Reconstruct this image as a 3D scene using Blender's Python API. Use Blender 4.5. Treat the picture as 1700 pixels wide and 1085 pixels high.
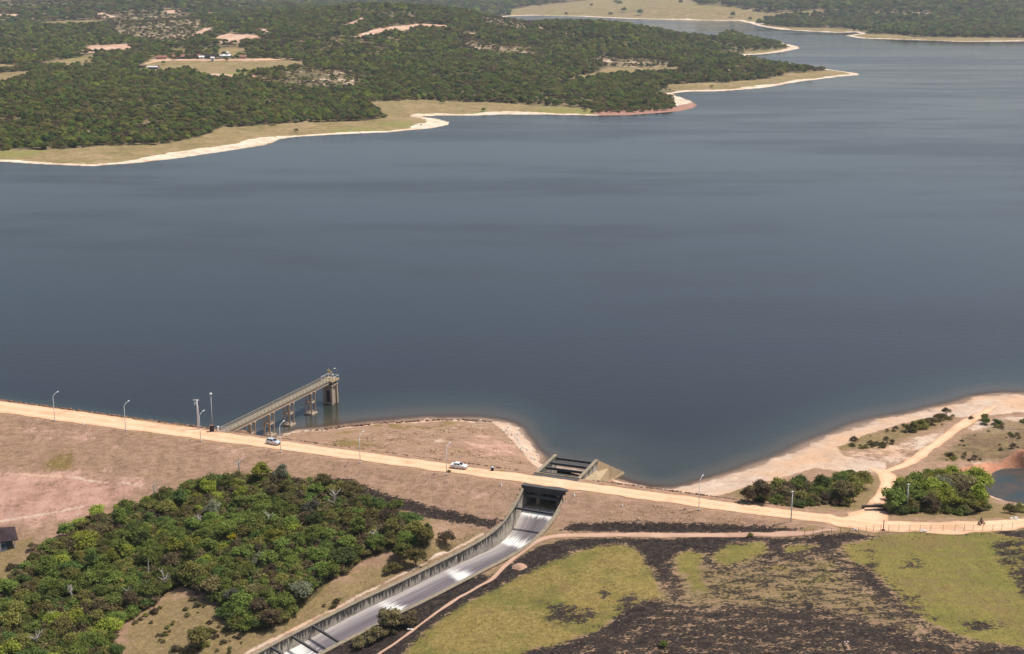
import bpy, bmesh, math, random
import numpy as np
from mathutils import Vector, Matrix

for _o in list(bpy.data.objects):
    bpy.data.objects.remove(_o)
SC = bpy.context.scene
COL = SC.collection
R = math.radians
rng = random.Random(11)
nrg = np.random.default_rng(5)

# ---------------------------------------------------------------- camera, sky, sun, exposure
CAM_H, PITCH, FPX = 130.0, R(14.44), 2300.0
cam = bpy.data.cameras.new('camera')
cam.sensor_width = 36.0
cam.lens = 36.0 * FPX / 1700.0
cam.clip_start, cam.clip_end = 1.0, 60000.0
cam_o = bpy.data.objects.new('camera', cam)
COL.objects.link(cam_o)
cam_o.location = (0, 0, CAM_H)
cam_o.rotation_euler = (math.pi / 2 - PITCH, 0, 0)
SC.camera = cam_o

SUN_EL, SUN_AZ = R(63), R(80)      # azimuth clockwise from +Y (north): sun to the right of the view
world = bpy.data.worlds.new('World')
SC.world = world
world.use_nodes = True
wn = world.node_tree
wn.nodes.clear()
sky = wn.nodes.new('ShaderNodeTexSky')
sky.sky_type = 'NISHITA'
sky.sun_disc = False
sky.sun_elevation = SUN_EL
sky.sun_rotation = SUN_AZ
sky.altitude = 100
sky.air_density = 1.0
sky.dust_density = 3.5
sky.ozone_density = 1.0
bg = wn.nodes.new('ShaderNodeBackground')
bg.inputs[1].default_value = 0.11
wo = wn.nodes.new('ShaderNodeOutputWorld')
wn.links.new(sky.outputs[0], bg.inputs[0])
wn.links.new(bg.outputs[0], wo.inputs[0])

sun = bpy.data.lights.new('sun', 'SUN')
sun.energy = 4.5
sun.angle = R(0.53)
sun.color = (1.0, 0.955, 0.89)
sun_o = bpy.data.objects.new('sun', sun)
COL.objects.link(sun_o)
sd = Vector((math.sin(SUN_AZ) * math.cos(SUN_EL), math.cos(SUN_AZ) * math.cos(SUN_EL), math.sin(SUN_EL)))
sun_o.rotation_euler = sd.to_track_quat('Z', 'Y').to_euler()
sun_o.location = (0, 0, 400)

SC.view_settings.view_transform = 'Standard'
SC.view_settings.look = 'None'
SC.view_settings.exposure = 0.10
SC.view_settings.gamma = 1.0
SC.view_settings.use_curve_mapping = False
SC.render.engine = 'CYCLES'
SC.cycles.use_denoising = True
SC.cycles.denoising_prefilter = 'ACCURATE'
SC.cycles.max_bounces = 6
SC.cycles.transparent_max_bounces = 8
SC.cycles.volume_bounces = 0

# ---------------------------------------------------------------- survey helpers
def rays(px, py):
    px = np.asarray(px, float); py = np.asarray(py, float)
    a = (px - 850.0) / FPX
    b = -(py - 542.5) / FPX
    return np.stack([a, math.cos(PITCH) + b * math.sin(PITCH), -math.sin(PITCH) + b * math.cos(PITCH)], -1)

def at_z(px, py, z):
    r = rays(px, py)
    t = (np.asarray(z, float) - CAM_H) / r[..., 2]
    p = r * t[..., None]
    p[..., 2] += CAM_H
    return p

def W(px, py, z):
    return at_z(np.array([px]), np.array([py]), np.array([z]))[0]

def to_photo(p):
    p = np.asarray(p, float)
    d = p - np.array([0, 0, CAM_H])
    f = np.array([0, math.cos(PITCH), -math.sin(PITCH)]); u = np.array([0, math.sin(PITCH), math.cos(PITCH)])
    k = d @ f
    return 850 + FPX * d[..., 0] / k, 542.5 - FPX * (d @ u) / k

def sstep(a, b, x):
    t = np.clip((x - a) / (b - a), 0, 1)
    return t * t * (3 - 2 * t)

def vnoise(x, y, seed=0):
    xi = np.floor(x).astype(np.int64); yi = np.floor(y).astype(np.int64)
    xf = x - xi; yf = y - yi
    def h(a, b):
        n = (a * 374761393 + b * 668265263 + seed * 1442695041) & 0xffffffff
        n = ((n ^ (n >> 13)) * 1274126177) & 0xffffffff
        return ((n ^ (n >> 16)) & 0xffff) / 65535.0
    u = xf * xf * (3 - 2 * xf); v = yf * yf * (3 - 2 * yf)
    return (h(xi, yi) * (1 - u) + h(xi + 1, yi) * u) * (1 - v) + (h(xi, yi + 1) * (1 - u) + h(xi + 1, yi + 1) * u) * v

def fbm(x, y, sc, octv=3, seed=0):
    s = 0.0; a = 0.5; t = 0.0
    for k in range(octv):
        s = s + a * vnoise(x / sc, y / sc, seed + 17 * k); t += a
        a *= 0.5; sc *= 0.47
    return s / t

def sd_poly(x, y, poly):
    """signed distance to a closed polygon, positive inside"""
    x = np.asarray(x, float); y = np.asarray(y, float)
    d = np.full(x.shape, 1e18); ins = np.zeros(x.shape, bool)
    n = len(poly)
    for i in range(n):
        ax, ay = poly[i][:2]; bx, by = poly[(i + 1) % n][:2]
        ex, ey = bx - ax, by - ay
        l2 = ex * ex + ey * ey + 1e-12
        t = np.clip(((x - ax) * ex + (y - ay) * ey) / l2, 0, 1)
        d = np.minimum(d, (x - ax - t * ex) ** 2 + (y - ay - t * ey) ** 2)
        if ay != by:
            c = (ay > y) != (by > y)
            xc = ax + (y - ay) * ex / (by - ay)
            ins ^= c & (x < xc)
    d = np.sqrt(d)
    return np.where(ins, d, -d)

def d_line(x, y, pts):
    d = np.full(np.shape(x), 1e18)
    for i in range(len(pts) - 1):
        ax, ay = pts[i][:2]; bx, by = pts[i + 1][:2]
        ex, ey = bx - ax, by - ay
        t = np.clip(((x - ax) * ex + (y - ay) * ey) / (ex * ex + ey * ey + 1e-12), 0, 1)
        d = np.minimum(d, (x - ax - t * ex) ** 2 + (y - ay - t * ey) ** 2)
    return np.sqrt(d)

def smooth_line(pts, step):
    """Catmull-Rom through pts, resampled at about `step` metres"""
    pts = [np.asarray(p, float) for p in pts]
    P_ = [2 * pts[0] - pts[1]] + pts + [2 * pts[-1] - pts[-2]]
    out = []
    for i in range(1, len(P_) - 2):
        p0, p1, p2, p3 = P_[i - 1:i + 3]
        m = max(2, int(np.linalg.norm(p2 - p1) / step))
        for k in range(m):
            t = k / m
            out.append(0.5 * (2 * p1 + (p2 - p0) * t + (2 * p0 - 5 * p1 + 4 * p2 - p3) * t * t + (3 * p1 - p0 - 3 * p2 + p3) * t ** 3))
    out.append(pts[-1])
    return np.array(out)

# ---------------------------------------------------------------- dam frame
DA = np.array([-147.751, 381.424]); DU = np.array([0.932719, -0.360604]); DN = np.array([0.360604, 0.932719])
CREST = 8.0
def DW(s, n, z=CREST):
    p = DA + DU * s + DN * n
    return np.array([p[0], p[1], z])
def dam_sn(x, y):
    dx = x - DA[0]; dy = y - DA[1]
    return dx * DU[0] + dy * DU[1], dx * DN[0] + dy * DN[1]
def dam_z(x, y):
    s, n = dam_sn(x, y)
    z = np.where(n < 0, CREST - np.maximum(-n - 5.0, 0) / 2.5, CREST - np.maximum(n - 5.0, 0) / 2.1)
    return z - np.maximum(s - 236, 0) * 0.25

# ---------------------------------------------------------------- spillway plan (left wall inner line, top heights, floor drop)
SPW = [(872, 803, 8.0, 5.6), (862, 827, 6.25, 4.9), (850, 848, 4.65, 5.2), (836, 867, 3.1, 4.7), (815, 886, 1.9, 3.9), (790, 902, 0.9, 3.2),
       (760, 918, 0.0, 2.8), (720, 938, -1.2, 2.7), (660, 968, -2.7, 2.6), (600, 996, -4.0, 2.6), (540, 1026, -5.2, 2.8), (480, 1056, -6.4, 3.2),
       (430, 1083, -7.5, 3.4), (370, 1115, -8.6, 3.4), (290, 1160, -10.0, 3.4)]
CH_W = 10.4
_l = smooth_line([np.append(W(a, b, c), d) for a, b, c, d in SPW], 1.0)
_seg = np.r_[0, np.cumsum(np.linalg.norm(np.diff(_l[:, :2], axis=0), axis=1))]
CH_N = int(_seg[-1] / 2.6)
_q = np.linspace(0, _seg[-1], CH_N + 1)
CHL = np.stack([np.interp(_q, _seg, _l[:, k]) for k in range(4)], -1)          # x, y, top z, floor drop
_t = np.gradient(CHL[:, :2], axis=0); _t /= np.linalg.norm(_t, axis=1)[:, None]
CHN = np.stack([-_t[:, 1], _t[:, 0]], -1)                                        # towards the right bank
for _k in range(6):
    CHN[1:-1] = (CHN[:-2] + CHN[1:-1] * 2 + CHN[2:]) / 4
CHN /= np.linalg.norm(CHN, axis=1)[:, None]
CHR = CHL[:, :2] + CHN * CH_W
S_L, S_R, N_UP = 163.4, 173.8, 19.6                                              # inlet walls in the dam frame
HOLE = [DW(S_L - .1, N_UP)[:2], DW(S_L - .1, -4.2)[:2]] + [CHL[i, :2] for i in range(1, len(CHL))] + [CHR[i] for i in range(len(CHR) - 1, 0, -1)] + [DW(S_R + .1, -4.2)[:2], DW(S_R + .1, N_UP)[:2]]

# ---------------------------------------------------------------- near terrain
CP = []
def cps(*a):
    for px, py, z in a: CP.append(W(px, py, z))
# toe of the dam and the valley below it
cps((0, 872, -7.3), (-160, 858, -8.5), (150, 862, -4.6), (300, 830, -.5), (480, 805, 3.5), (560, 793, 5.5), (640, 820, 4.2), (720, 845, 3.2), (815, 868, 2.6))
cps((0, 905, -8.3), (-200, 905, -10), (60, 960, -9), (0, 1085, -10.5), (-200, 1085, -11.5), (150, 1085, -10.5), (300, 1085, -9.3), (250, 930, -5.5), (350, 980, -5.6),
    (450, 880, -.6), (550, 900, -.8), (430, 1000, -5), (650, 900, 0.6), (560, 970, -3.2), (720, 900, 0.8))
for i in range(2, len(CHL), 3):
    p = CHL[i]; z = p[2] - .35
    for q in (p[:2] - CHN[i] * 1.2, p[:2] - CHN[i] * 4.5, CHR[i] + CHN[i] * 1.2, CHR[i] + CHN[i] * 4): CP.append(np.array([q[0], q[1], z]))
# right bank, field
cps((935, 875, 3.4), (1020, 873, 4.5), (1100, 872, 5.4), (1250, 868, 7.0), (1340, 872, 7.2), (900, 905, 2.2), (1100, 890, 4.6), (1300, 888, 6.3), (1450, 885, 6.6), (1600, 885, 6.3), (1720, 884, 6.2),
    (850, 960, .2), (950, 950, 2.2), (1100, 960, 3.4), (1300, 960, 4.6), (1500, 960, 4.8), (1700, 960, 4.5), (760, 1030, -1.8), (900, 1085, -.3), (1100, 1085, 1.6), (1300, 1085, 2.7), (1500, 1085, 3), (1720, 1085, 3),
    (640, 1085, -4.2), (560, 1110, -6.2), (1420, 868, 7.6), (1500, 874, 7.2), (1600, 873, 6.9), (1700, 868, 6.7), (1850, 855, 6.3), (1000, 1300, -1), (1500, 1300, 1), (500, 1300, -9), (0, 1300, -12))
# headland and its shore
SHORE_HEAD = [(468, 724), (490, 718), (520, 713), (575, 706), (640, 700), (700, 696.5), (760, 695.5), (815, 698), (845, 703), (862, 712), (876, 728), (891, 748), (903, 768)]
SHORE_RIGHT = [(1118, 811), (1180, 795), (1260, 771), (1340, 738), (1420, 707), (1500, 690.5), (1560, 675.5), (1620, 660), (1662, 654), (1740, 657), (1900, 662)]
for px, py in SHORE_HEAD:
    CP.append(W(px, py, 0)); p = W(px, py, 0); r = p[:2] / np.linalg.norm(p[:2])
for px, py in [(480, 707), (560, 692), (640, 684), (700, 680), (770, 679), (840, 684), (885, 700), (905, 725), (925, 748), (1000, 740), (1060, 770), (1090, 800)]: CP.append(W(px, py, -2.2))
for px, py in [(480, 690), (640, 660), (800, 655), (930, 690), (1020, 725), (1120, 745), (1250, 700), (1400, 650), (1500, 630), (1620, 615), (1800, 600)]: CP.append(W(px, py, -5.5))
for px in range(-400, 2200, 300):
    CP.append(W(px, 560, -8)); CP.append(W(px, 420, -8))
cps((-200, 600, -8), (0, 620, -8), (250, 650, -7), (-500, 560, -8), (380, 690, -5.5))
cps((500, 738, 6.3), (600, 748, 7.3), (700, 757, 7.4), (800, 770, 7.4), (870, 781, 7.2), (650, 722, 3.6), (750, 728, 4.2), (800, 725, 3.2), (845, 740, 3.4), (560, 722, 2.7))
for px, py in SHORE_RIGHT: CP.append(W(px, py, 0))
for px, py in [(1180, 783), (1260, 755), (1340, 720), (1420, 691), (1500, 677), (1560, 663), (1620, 648), (1740, 645)]: CP.append(W(px, py, -1.6))
cps((1150, 822, 4.0), (1240, 812, 4.2), (1250, 828, 6.5), (1320, 780, 2.2), (1400, 770, 2.4), (1500, 770, 2.8), (1600, 700, 2.2), (1500, 725, 2.2), (1690, 715, 2.5), (1690, 745, 3.2), (1300, 835, 6.9), (1400, 845, 7.0), (1400, 815, 4.6),
    (1480, 800, 3.6), (1550, 840, 5.8), (1550, 800, 3.6), (1620, 850, 5.6), (1680, 855, 5.6), (1850, 840, 5.6), (1700, 765, 1.8), (1620, 778, 1.6))
POND = [(1628, 806), (1645, 789), (1700, 779), (1790, 776), (1880, 800), (1860, 838), (1760, 842), (1705, 838), (1660, 828)]
for px, py in POND: CP.append(W(px, py, 0))
cps((1670, 806, -2.4), (1700, 800, -3.5), (1700, 818, -3.5), (1760, 806, -4.5), (1820, 808, -3))
CP = np.array(CP)
_d = np.linalg.norm(CP[:, None, :2] - CP[None, :, :2], axis=2)
_n = len(CP)
_M = np.zeros((_n + 3, _n + 3))
_M[:_n, :_n] = -_d - np.eye(_n) * 1.2
_M[:_n, _n] = 1; _M[:_n, _n + 1:] = CP[:, :2] / 100; _M[_n, :_n] = 1; _M[_n + 1:, :_n] = CP[:, :2].T / 100
_w = np.linalg.solve(_M, np.r_[CP[:, 2], 0, 0, 0])

def nat_z(x, y):
    sh = np.shape(x); x = np.ravel(x); y = np.ravel(y)
    o = np.empty(len(x))
    for i in range(0, len(x), 40000):
        xs = x[i:i + 40000]; ys = y[i:i + 40000]
        d = np.sqrt((xs[:, None] - CP[None, :, 0]) ** 2 + (ys[:, None] - CP[None, :, 1]) ** 2)
        o[i:i + 40000] = -d @ _w[:_n] + _w[_n] + xs / 100 * _w[_n + 1] + ys / 100 * _w[_n + 2]
    return np.clip(o, -13, 9).reshape(sh)

def h_near(x, y):
    return np.maximum(nat_z(x, y), dam_z(x, y))

# ---------------------------------------------------------------- far land
FAR_FRONT = [(-900, 235), (-500, 250), (-200, 262), (0, 268), (60, 272), (150, 276), (230, 270), (300, 262), (400, 247), (445, 240), (465, 231), (490, 227), (540, 224), (600, 221), (650, 219), (690, 215), (722, 212), (745, 207), (746, 202), (728, 197),
             (700, 193), (735, 191.5), (780, 192), (830, 190), (900, 190), (985, 191.5), (1040, 191), (1090, 187.5), (1130, 184), (1152, 179), (1158, 174), (1150, 168), (1128, 160), (1118, 155), (1140, 152), (1200, 151), (1270, 145.5), (1330, 135), (1390, 127.5), (1428, 124),
             (1424, 121), (1400, 118), (1370, 114), (1335, 108), (1290, 102), (1255, 96), (1240, 91), (1262, 90), (1300, 86), (1328, 80), (1326, 77), (1305, 72), (1270, 65), (1242, 58), (1235, 54.5), (1195, 53.5), (1188, 57),
             (1172, 64), (1140, 70), (1100, 67), (1050, 61), (1000, 55), (950, 50), (900, 43), (860, 37), (838, 31), (842, 27), (885, 25.2), (965, 27), (1035, 30.5), (1100, 32), (1164, 33.6), (1224, 33.8), (1247, 39), (1258, 42.5), (1293, 48.5), (1347, 52), (1390, 54), (1420, 53), (1428, 55),
             (1402, 59), (1432, 63.5), (1517, 66), (1587, 68.7), (1697, 68.5), (1900, 66), (2400, 60)]
_fp = at_z(np.array([p[0] for p in FAR_FRONT]), np.array([p[1] for p in FAR_FRONT]), np.zeros(len(FAR_FRONT)))
LAND = [tuple(p[:2]) for p in _fp] + [(9000, 3600), (9000, 16000), (-9000, 16000), (-9000, 1000)]
HILLS = [(-165, 2500, 50, 220, 340), (165, 2330, 21, 82, 170), (385, 2360, 17, 75, 130), (-520, 2750, 26, 260, 260), (-900, 3600, 38, 420, 300), (-1500, 4300, 45, 500, 350), (60, 4900, 0, 1, 1),
         (-300, 2050, 9, 160, 130), (560, 3650, 14, 200, 120), (1100, 4200, 40, 600, 420), (1900, 5000, 55, 800, 500), (-150, 1650, 7, 120, 110), (-450, 1350, 9, 260, 130), (90, 1480, 5, 90, 60), (-330, 5600, 45, 500, 400)]
def h_far(x, y, d=None):
    if d is None: d = sd_poly(x, y, LAND)
    r = np.clip(d, 0, None)
    z = np.minimum(r * 0.035, 3.0) + np.maximum(r - 80, 0) * 0.0085
    far_flat = sstep(5200, 6200, y)
    z = np.where(y > 3900, z * (0.35 + .65 * far_flat), z)
    g = sstep(25, 240, r)
    for hx, hy, a, sx, sy in HILLS:
        z = z + g * a * np.exp(-.5 * (((x - hx) / sx) ** 2 + ((y - hy) / sy) ** 2))
    z = z + g * (fbm(x, y, 420, 3, 3) - .45) * 22 * (1 - .8 * sstep(3900, 4300, y) * (1 - far_flat))
    z = z + sstep(5, 60, r) * (fbm(x, y, 45, 2, 9) - .5) * 1.6
    return np.where(d > 0, np.maximum(z, .05), np.maximum(d * 0.06, -8))

def H(x, y):
    x = np.asarray(x, float); y = np.asarray(y, float)
    o = np.empty(x.shape); m = y < 760
    if m.any(): o[m] = h_near(x[m], y[m])
    if (~m).any(): o[~m] = h_far(x[~m], y[~m])
    return o

def ground(pts):
    """photo points -> where their sight lines meet the terrain"""
    pts = np.asarray(pts, float); r = rays(pts[:, 0], pts[:, 1])
    near = pts[:, 1] > 320
    out = np.empty((len(pts), 3))
    for sel, lo, hi, n, f in ((near, 150., 640., 500, h_near), (~near, 850., 12000., 900, h_far)):
        if not sel.any(): continue
        q = r[sel]
        ts = np.geomspace(lo, hi, n)
        X = q[:, None, :] * (ts[None, :, None] / q[:, None, 1:2])
        Z = X[..., 2] + CAM_H
        hz = f(X[..., 0], X[..., 1])
        below = Z <= np.maximum(hz, 0 if f is h_far else -99)
        k = np.where(below.any(1), below.argmax(1), n - 1); k = np.maximum(k, 1)
        i = np.arange(len(q))
        a = (Z - hz)[i, k - 1]; b = (Z - hz)[i, k]
        t = ts[k - 1] + (ts[k] - ts[k - 1]) * np.clip(a / (a - b + 1e-9), 0, 1)
        P3 = q * (t / q[:, 1])[:, None]; P3[:, 2] += CAM_H
        out[sel] = P3
    return out
def G(px, py): return ground([(px, py)])[0]
def gpoly(pts): return [tuple(p[:2]) for p in ground(pts)]
# ---------------------------------------------------------------- materials
class NT:
    def __init__(s, name):
        s.m = bpy.data.materials.new(name); s.m.use_nodes = True
        s.t = s.m.node_tree; s.t.nodes.clear()
        s.out = s.n('ShaderNodeOutputMaterial')
    def n(s, ty, **kw):
        nd = s.t.nodes.new(ty)
        for k, v in kw.items(): setattr(nd, k, v)
        return nd
    def l(s, a, b): s.t.links.new(a, b)
    def pos(s):
        if not hasattr(s, '_p'): s._p = s.n('ShaderNodeNewGeometry').outputs['Position']
        return s._p
    def attr(s, name): return s.n('ShaderNodeAttribute', attribute_name=name).outputs['Fac']
    def noise(s, scale, detail=4, rough=.6, vec=None, dim='3D'):
        nd = s.n('ShaderNodeTexNoise'); nd.inputs['Scale'].default_value = scale; nd.inputs['Detail'].default_value = detail; nd.inputs['Roughness'].default_value = rough
        s.l(vec if vec is not None else s.pos(), nd.inputs['Vector']); return nd.outputs['Fac']
    def math(s, op, a, b=None, c=None, clamp=False):
        nd = s.n('ShaderNodeMath', operation=op, use_clamp=clamp)
        for i, v in enumerate((a, b, c)):
            if v is None: continue
            if isinstance(v, (int, float)): nd.inputs[i].default_value = v
            else: s.l(v, nd.inputs[i])
        return nd.outputs[0]
    def mapr(s, v, a, b, c=0., d=1., smooth=True):
        nd = s.n('ShaderNodeMapRange'); nd.interpolation_type = 'SMOOTHSTEP' if smooth else 'LINEAR'
        s.l(v, nd.inputs[0])
        for i, q in enumerate((a, b, c, d)): nd.inputs[i + 1].default_value = q
        return nd.outputs[0]
    def mix(s, f, a, b, blend='MIX'):
        nd = s.n('ShaderNodeMix', data_type='RGBA', blend_type=blend)
        for k, v in ((0, f), (6, a), (7, b)):
            if isinstance(v, (int, float)): nd.inputs[k].default_value = v
            elif isinstance(v, tuple): nd.inputs[k].default_value = (*v, 1)
            else: s.l(v, nd.inputs[k])
        return nd.outputs[2]
    def ramp(s, f, stops):
        nd = s.n('ShaderNodeValToRGB'); e = nd.color_ramp.elements
        while len(e) < len(stops): e.new(.5)
        for q, (p, c) in zip(e, stops): q.position = p; q.color = (*c, 1)
        s.l(f, nd.inputs[0]); return nd.outputs[0]
    def bsdf(s, col, rough=.9, spec=.2, metal=0., bump=None, bstr=.3, bdist=.3):
        b = s.n('ShaderNodeBsdfPrincipled')
        if isinstance(col, tuple): b.inputs['Base Color'].default_value = (*col, 1)
        else: s.l(col, b.inputs['Base Color'])
        if isinstance(rough, (int, float)): b.inputs['Roughness'].default_value = rough
        else: s.l(rough, b.inputs['Roughness'])
        b.inputs['Specular IOR Level'].default_value = spec; b.inputs['Metallic'].default_value = metal
        if bump is not None:
            bp = s.n('ShaderNodeBump'); bp.inputs['Strength'].default_value = bstr; bp.inputs['Distance'].default_value = bdist
            s.l(bump, bp.inputs['Height']); s.l(bp.outputs[0], b.inputs['Normal'])
        return b.outputs[0]
    def done(s, sh): s.l(sh, s.out.inputs['Surface']); return s.m
    def stretch(s, v):
        nd = s.n('ShaderNodeVectorMath', operation='MULTIPLY'); s.l(s.pos(), nd.inputs[0]); nd.inputs[1].default_value = v; return nd.outputs[0]

def simple(name, col, rough=.8, spec=.25, metal=0., var=.35, scale=1.5):
    t = NT(name); n = t.noise(scale, 5, .65)
    dark = tuple(c * (1 - var) for c in col); lite = tuple(min(1, c * (1 + var * .5)) for c in col)
    return t.done(t.bsdf(t.ramp(n, [(.3, dark), (.7, lite)]), rough, spec, metal))

def thr(t, w, noise, soft=.08, amp=.8):
    """weight + noise -> ragged edge"""
    v = t.math('MULTIPLY_ADD', t.math('SUBTRACT', noise, .5), amp, w)
    return t.mapr(v, .5 - soft, .5 + soft)

def near_ground():
    t = NT('near_ground')
    n1 = t.noise(.035, 4, .6); n2 = t.noise(.16, 5, .65); n3 = t.noise(.9, 5, .7); n4 = t.noise(3.2, 3, .7)
    nx = t.noise(.42, 5, .7, t.stretch((.55, 1.25, 1)))
    nm = t.math('ADD', t.math('MULTIPLY', n2, .4), t.math('ADD', t.math('MULTIPLY', nx, .35), t.math('MULTIPLY', n3, .25)))
    nm = t.mapr(nm, .37, .63, 0, 1, False)
    nb = t.math('ADD', t.math('MULTIPLY', nx, .36), t.math('ADD', t.math('MULTIPLY', n3, .34), t.math('MULTIPLY', t.noise(2.1, 3, .7, t.stretch((.7, 1.2, 1))), .30)))
    nb = t.mapr(nb, .39, .61, 0, 1, False)
    nmf = t.math('ADD', t.math('MULTIPLY', n3, .6), t.math('MULTIPLY', n4, .4))
    # dry grass: brown / straw / olive tufts
    dry = t.ramp(nm, [(.05, (.285, .172, .118)), (.4, (.40, .25, .172)), (.65, (.35, .222, .138)), (.95, (.48, .315, .232))])
    dry = t.mix(thr(t, t.mapr(n1, .5, .75), nm, .12, 1.1), dry, (.235, .165, .058))
    dry = t.mix(t.mapr(n4, .52, .72, 0, .55), dry, (.16, .09, .045))
    dry = t.mix(t.mapr(n3, .56, .75, 0, .55), dry, (.45, .30, .21))
    ns = t.noise(1.0, 4, .7, t.stretch((.35, .9, 1.6)))
    dry = t.mix(t.mapr(ns, .36, .62, .45, 0), dry, (.15, .095, .05))
    pink = t.ramp(nm, [(.1, (.33, .185, .13)), (.5, (.46, .27, .20)), (.9, (.55, .34, .26))])
    c = t.mix(thr(t, t.math('MULTIPLY', t.attr('pink'), .95), nm, .25, .9), dry, pink)
    weed = t.ramp(nmf, [(.3, (.10, .075, .035)), (.48, (.20, .145, .065)), (.64, (.32, .225, .115))])
    c = t.mix(thr(t, t.math('MULTIPLY', t.attr('weed'), .85), nb, .3, .9), c, weed)
    sand = t.ramp(nm, [(.1, (.42, .30, .22)), (.5, (.55, .415, .315)), (.9, (.66, .53, .42))])
    sand = t.mix(t.mapr(n1, .45, .65, 0, .7), sand, (.60, .37, .22))
    sand = t.mix(t.mapr(nx, .48, .64, 0, .55), sand, (.42, .28, .19))
    sand = t.mix(t.mapr(nmf, .54, .68, 0, .5), sand, (.36, .25, .17))
    c = t.mix(thr(t, t.attr('sand'), nm, .14, .7), c, sand)
    red = t.ramp(nm, [(.1, (.34, .15, .085)), (.9, (.56, .28, .17))])
    c = t.mix(thr(t, t.attr('red'), nm, .2, .8), c, red)
    scrub = t.ramp(nmf, [(.3, (.075, .055, .03)), (.5, (.16, .11, .06)), (.68, (.30, .20, .13))])
    c = t.mix(thr(t, t.attr('scrub'), nm, .15, .9), c, scrub)
    green = t.ramp(nmf, [(.3, (.12, .09, .028)), (.46, (.225, .17, .05)), (.62, (.36, .26, .095))])
    green = t.mix(t.math('MULTIPLY', t.mapr(t.noise(.075, 4, .6), .44, .60, 0, .8), t.mapr(nx, .35, .6, .25, 1)), green, (.12, .135, .028))
    green = t.mix(t.mapr(nx, .50, .68, 0, .55), green, (.20, .125, .06))
    green = t.mix(t.mapr(n4, .55, .72, 0, .5), green, (.09, .075, .02))
    green = t.mix(t.math('MULTIPLY', t.attr('lush'), t.mapr(nb, .1, .8, .05, .8)), green, (.155, .158, .035))
    green = t.mix(t.math('MULTIPLY', t.attr('lush'), t.mapr(t.math('ADD', t.math('MULTIPLY', nx, .6), t.math('MULTIPLY', t.noise(.055, 3, .6), .4)), .49, .60, 0, .75)), green, (.21, .145, .062))
    n5 = t.noise(1.9, 4, .75)
    green = t.mix(t.mapr(n5, .50, .64, 0, .75), green, (.085, .066, .024))
    c = t.mix(thr(t, t.attr('green'), nm, .14, .75), c, green)
    ash = t.ramp(nmf, [(.3, (.012, .009, .008)), (.47, (.025, .0185, .016)), (.57, (.058, .042, .033)), (.69, (.16, .115, .075))])
    wb = t.attr('burn')
    c = t.mix(thr(t, wb, nb, .12, .9), c, ash)
    floor = t.ramp(nmf, [(.3, (.08, .065, .03)), (.7, (.16, .12, .055))])  # brown-olive leaf litter on the grove floor
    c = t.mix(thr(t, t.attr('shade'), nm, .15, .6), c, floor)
    wet = t.attr('wet')
    c = t.mix(t.math('MULTIPLY', wet, .35), c, (.27, .16, .105))
    return t.done(t.bsdf(c, .95, .1, 0, t.math('ADD', n4, t.math('MULTIPLY', n3, 1.2)), .7, .35))

def far_ground():
    t = NT('far_ground')
    n1 = t.noise(.006, 4, .6); n2 = t.noise(.03, 5, .65); n3 = t.noise(.14, 4, .7)
    nm = t.math('ADD', t.math('MULTIPLY', n2, .5), t.math('MULTIPLY', n3, .5))
    nm = t.mapr(nm, .36, .64, 0, 1, False)
    c = t.ramp(nm, [(.05, (.07, .07, .03)), (.4, (.13, .105, .05)), (.7, (.22, .16, .09)), (.95, (.32, .22, .14))])
    grass = t.ramp(nm, [(.05, (.17, .135, .055)), (.5, (.25, .185, .085)), (.95, (.33, .235, .125))])
    grass = t.mix(t.mapr(n1, .52, .62, 0, .7), grass, (.20, .20, .055))
    c = t.mix(thr(t, t.attr('grass'), nm, .12, .5), c, grass)
    scar = t.ramp(nm, [(.1, (.40, .21, .13)), (.5, (.55, .34, .23)), (.9, (.64, .50, .38))])
    c = t.mix(thr(t, t.attr('scar'), nm, .12, .7), c, scar)
    c = t.mix(thr(t, t.attr('redbank'), nm, .3, .8), c, (.34, .185, .135))
    sand = t.ramp(nm, [(.1, (.46, .31, .21)), (.5, (.64, .50, .37)), (.9, (.72, .62, .50))])
    c = t.mix(thr(t, t.attr('sand'), nm, .1, .6), c, sand)
    c = t.mix(t.attr('wet'), c, (.12, .075, .05))
    return t.done(t.bsdf(c, .95, .1, 0, nm, .6, 2.0))

def water_mat():
    t = NT('lake_water')
    w1 = t.noise(.32, 4, .65); w2 = t.noise(1.6, 3, .65); gust = t.noise(.0055, 4, .55, t.stretch((.34, 1, 1))); gust2 = t.noise(.026, 4, .62, t.stretch((.34, 1, 1)))
    g = t.math('ADD', t.math('MULTIPLY', gust, .65), t.math('MULTIPLY', gust2, .35))
    dep = t.attr('depth')
    col = t.ramp(dep, [(0, (.17, .11, .072)), (.12, (.072, .060, .043)), (.36, (.030, .037, .031)), (.75, (.019, .022, .0205)), (1, (.0175, .019, .0195))])
    b = t.n('ShaderNodeBsdfPrincipled')
    t.l(col, b.inputs['Base Color']); b.inputs['IOR'].default_value = 1.33
    t.l(t.mapr(g, .41, .60, .06, .19), b.inputs['Roughness'])
    bp = t.n('ShaderNodeBump'); t.l(t.mapr(g, .41, .60, .13, .50), bp.inputs['Strength']); bp.inputs['Distance'].default_value = .30
    t.l(t.math('ADD', w1, t.math('MULTIPLY', w2, .35)), bp.inputs['Height']); t.l(bp.outputs[0], b.inputs['Normal'])
    tr = t.n('ShaderNodeBsdfTransparent')
    mx = t.n('ShaderNodeMixShader'); t.l(t.mapr(dep, .0, .16, .3, 1), mx.inputs[0]); t.l(tr.outputs[0], mx.inputs[1]); t.l(b.outputs[0], mx.inputs[2])
    return t.done(mx.outputs[0])

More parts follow.
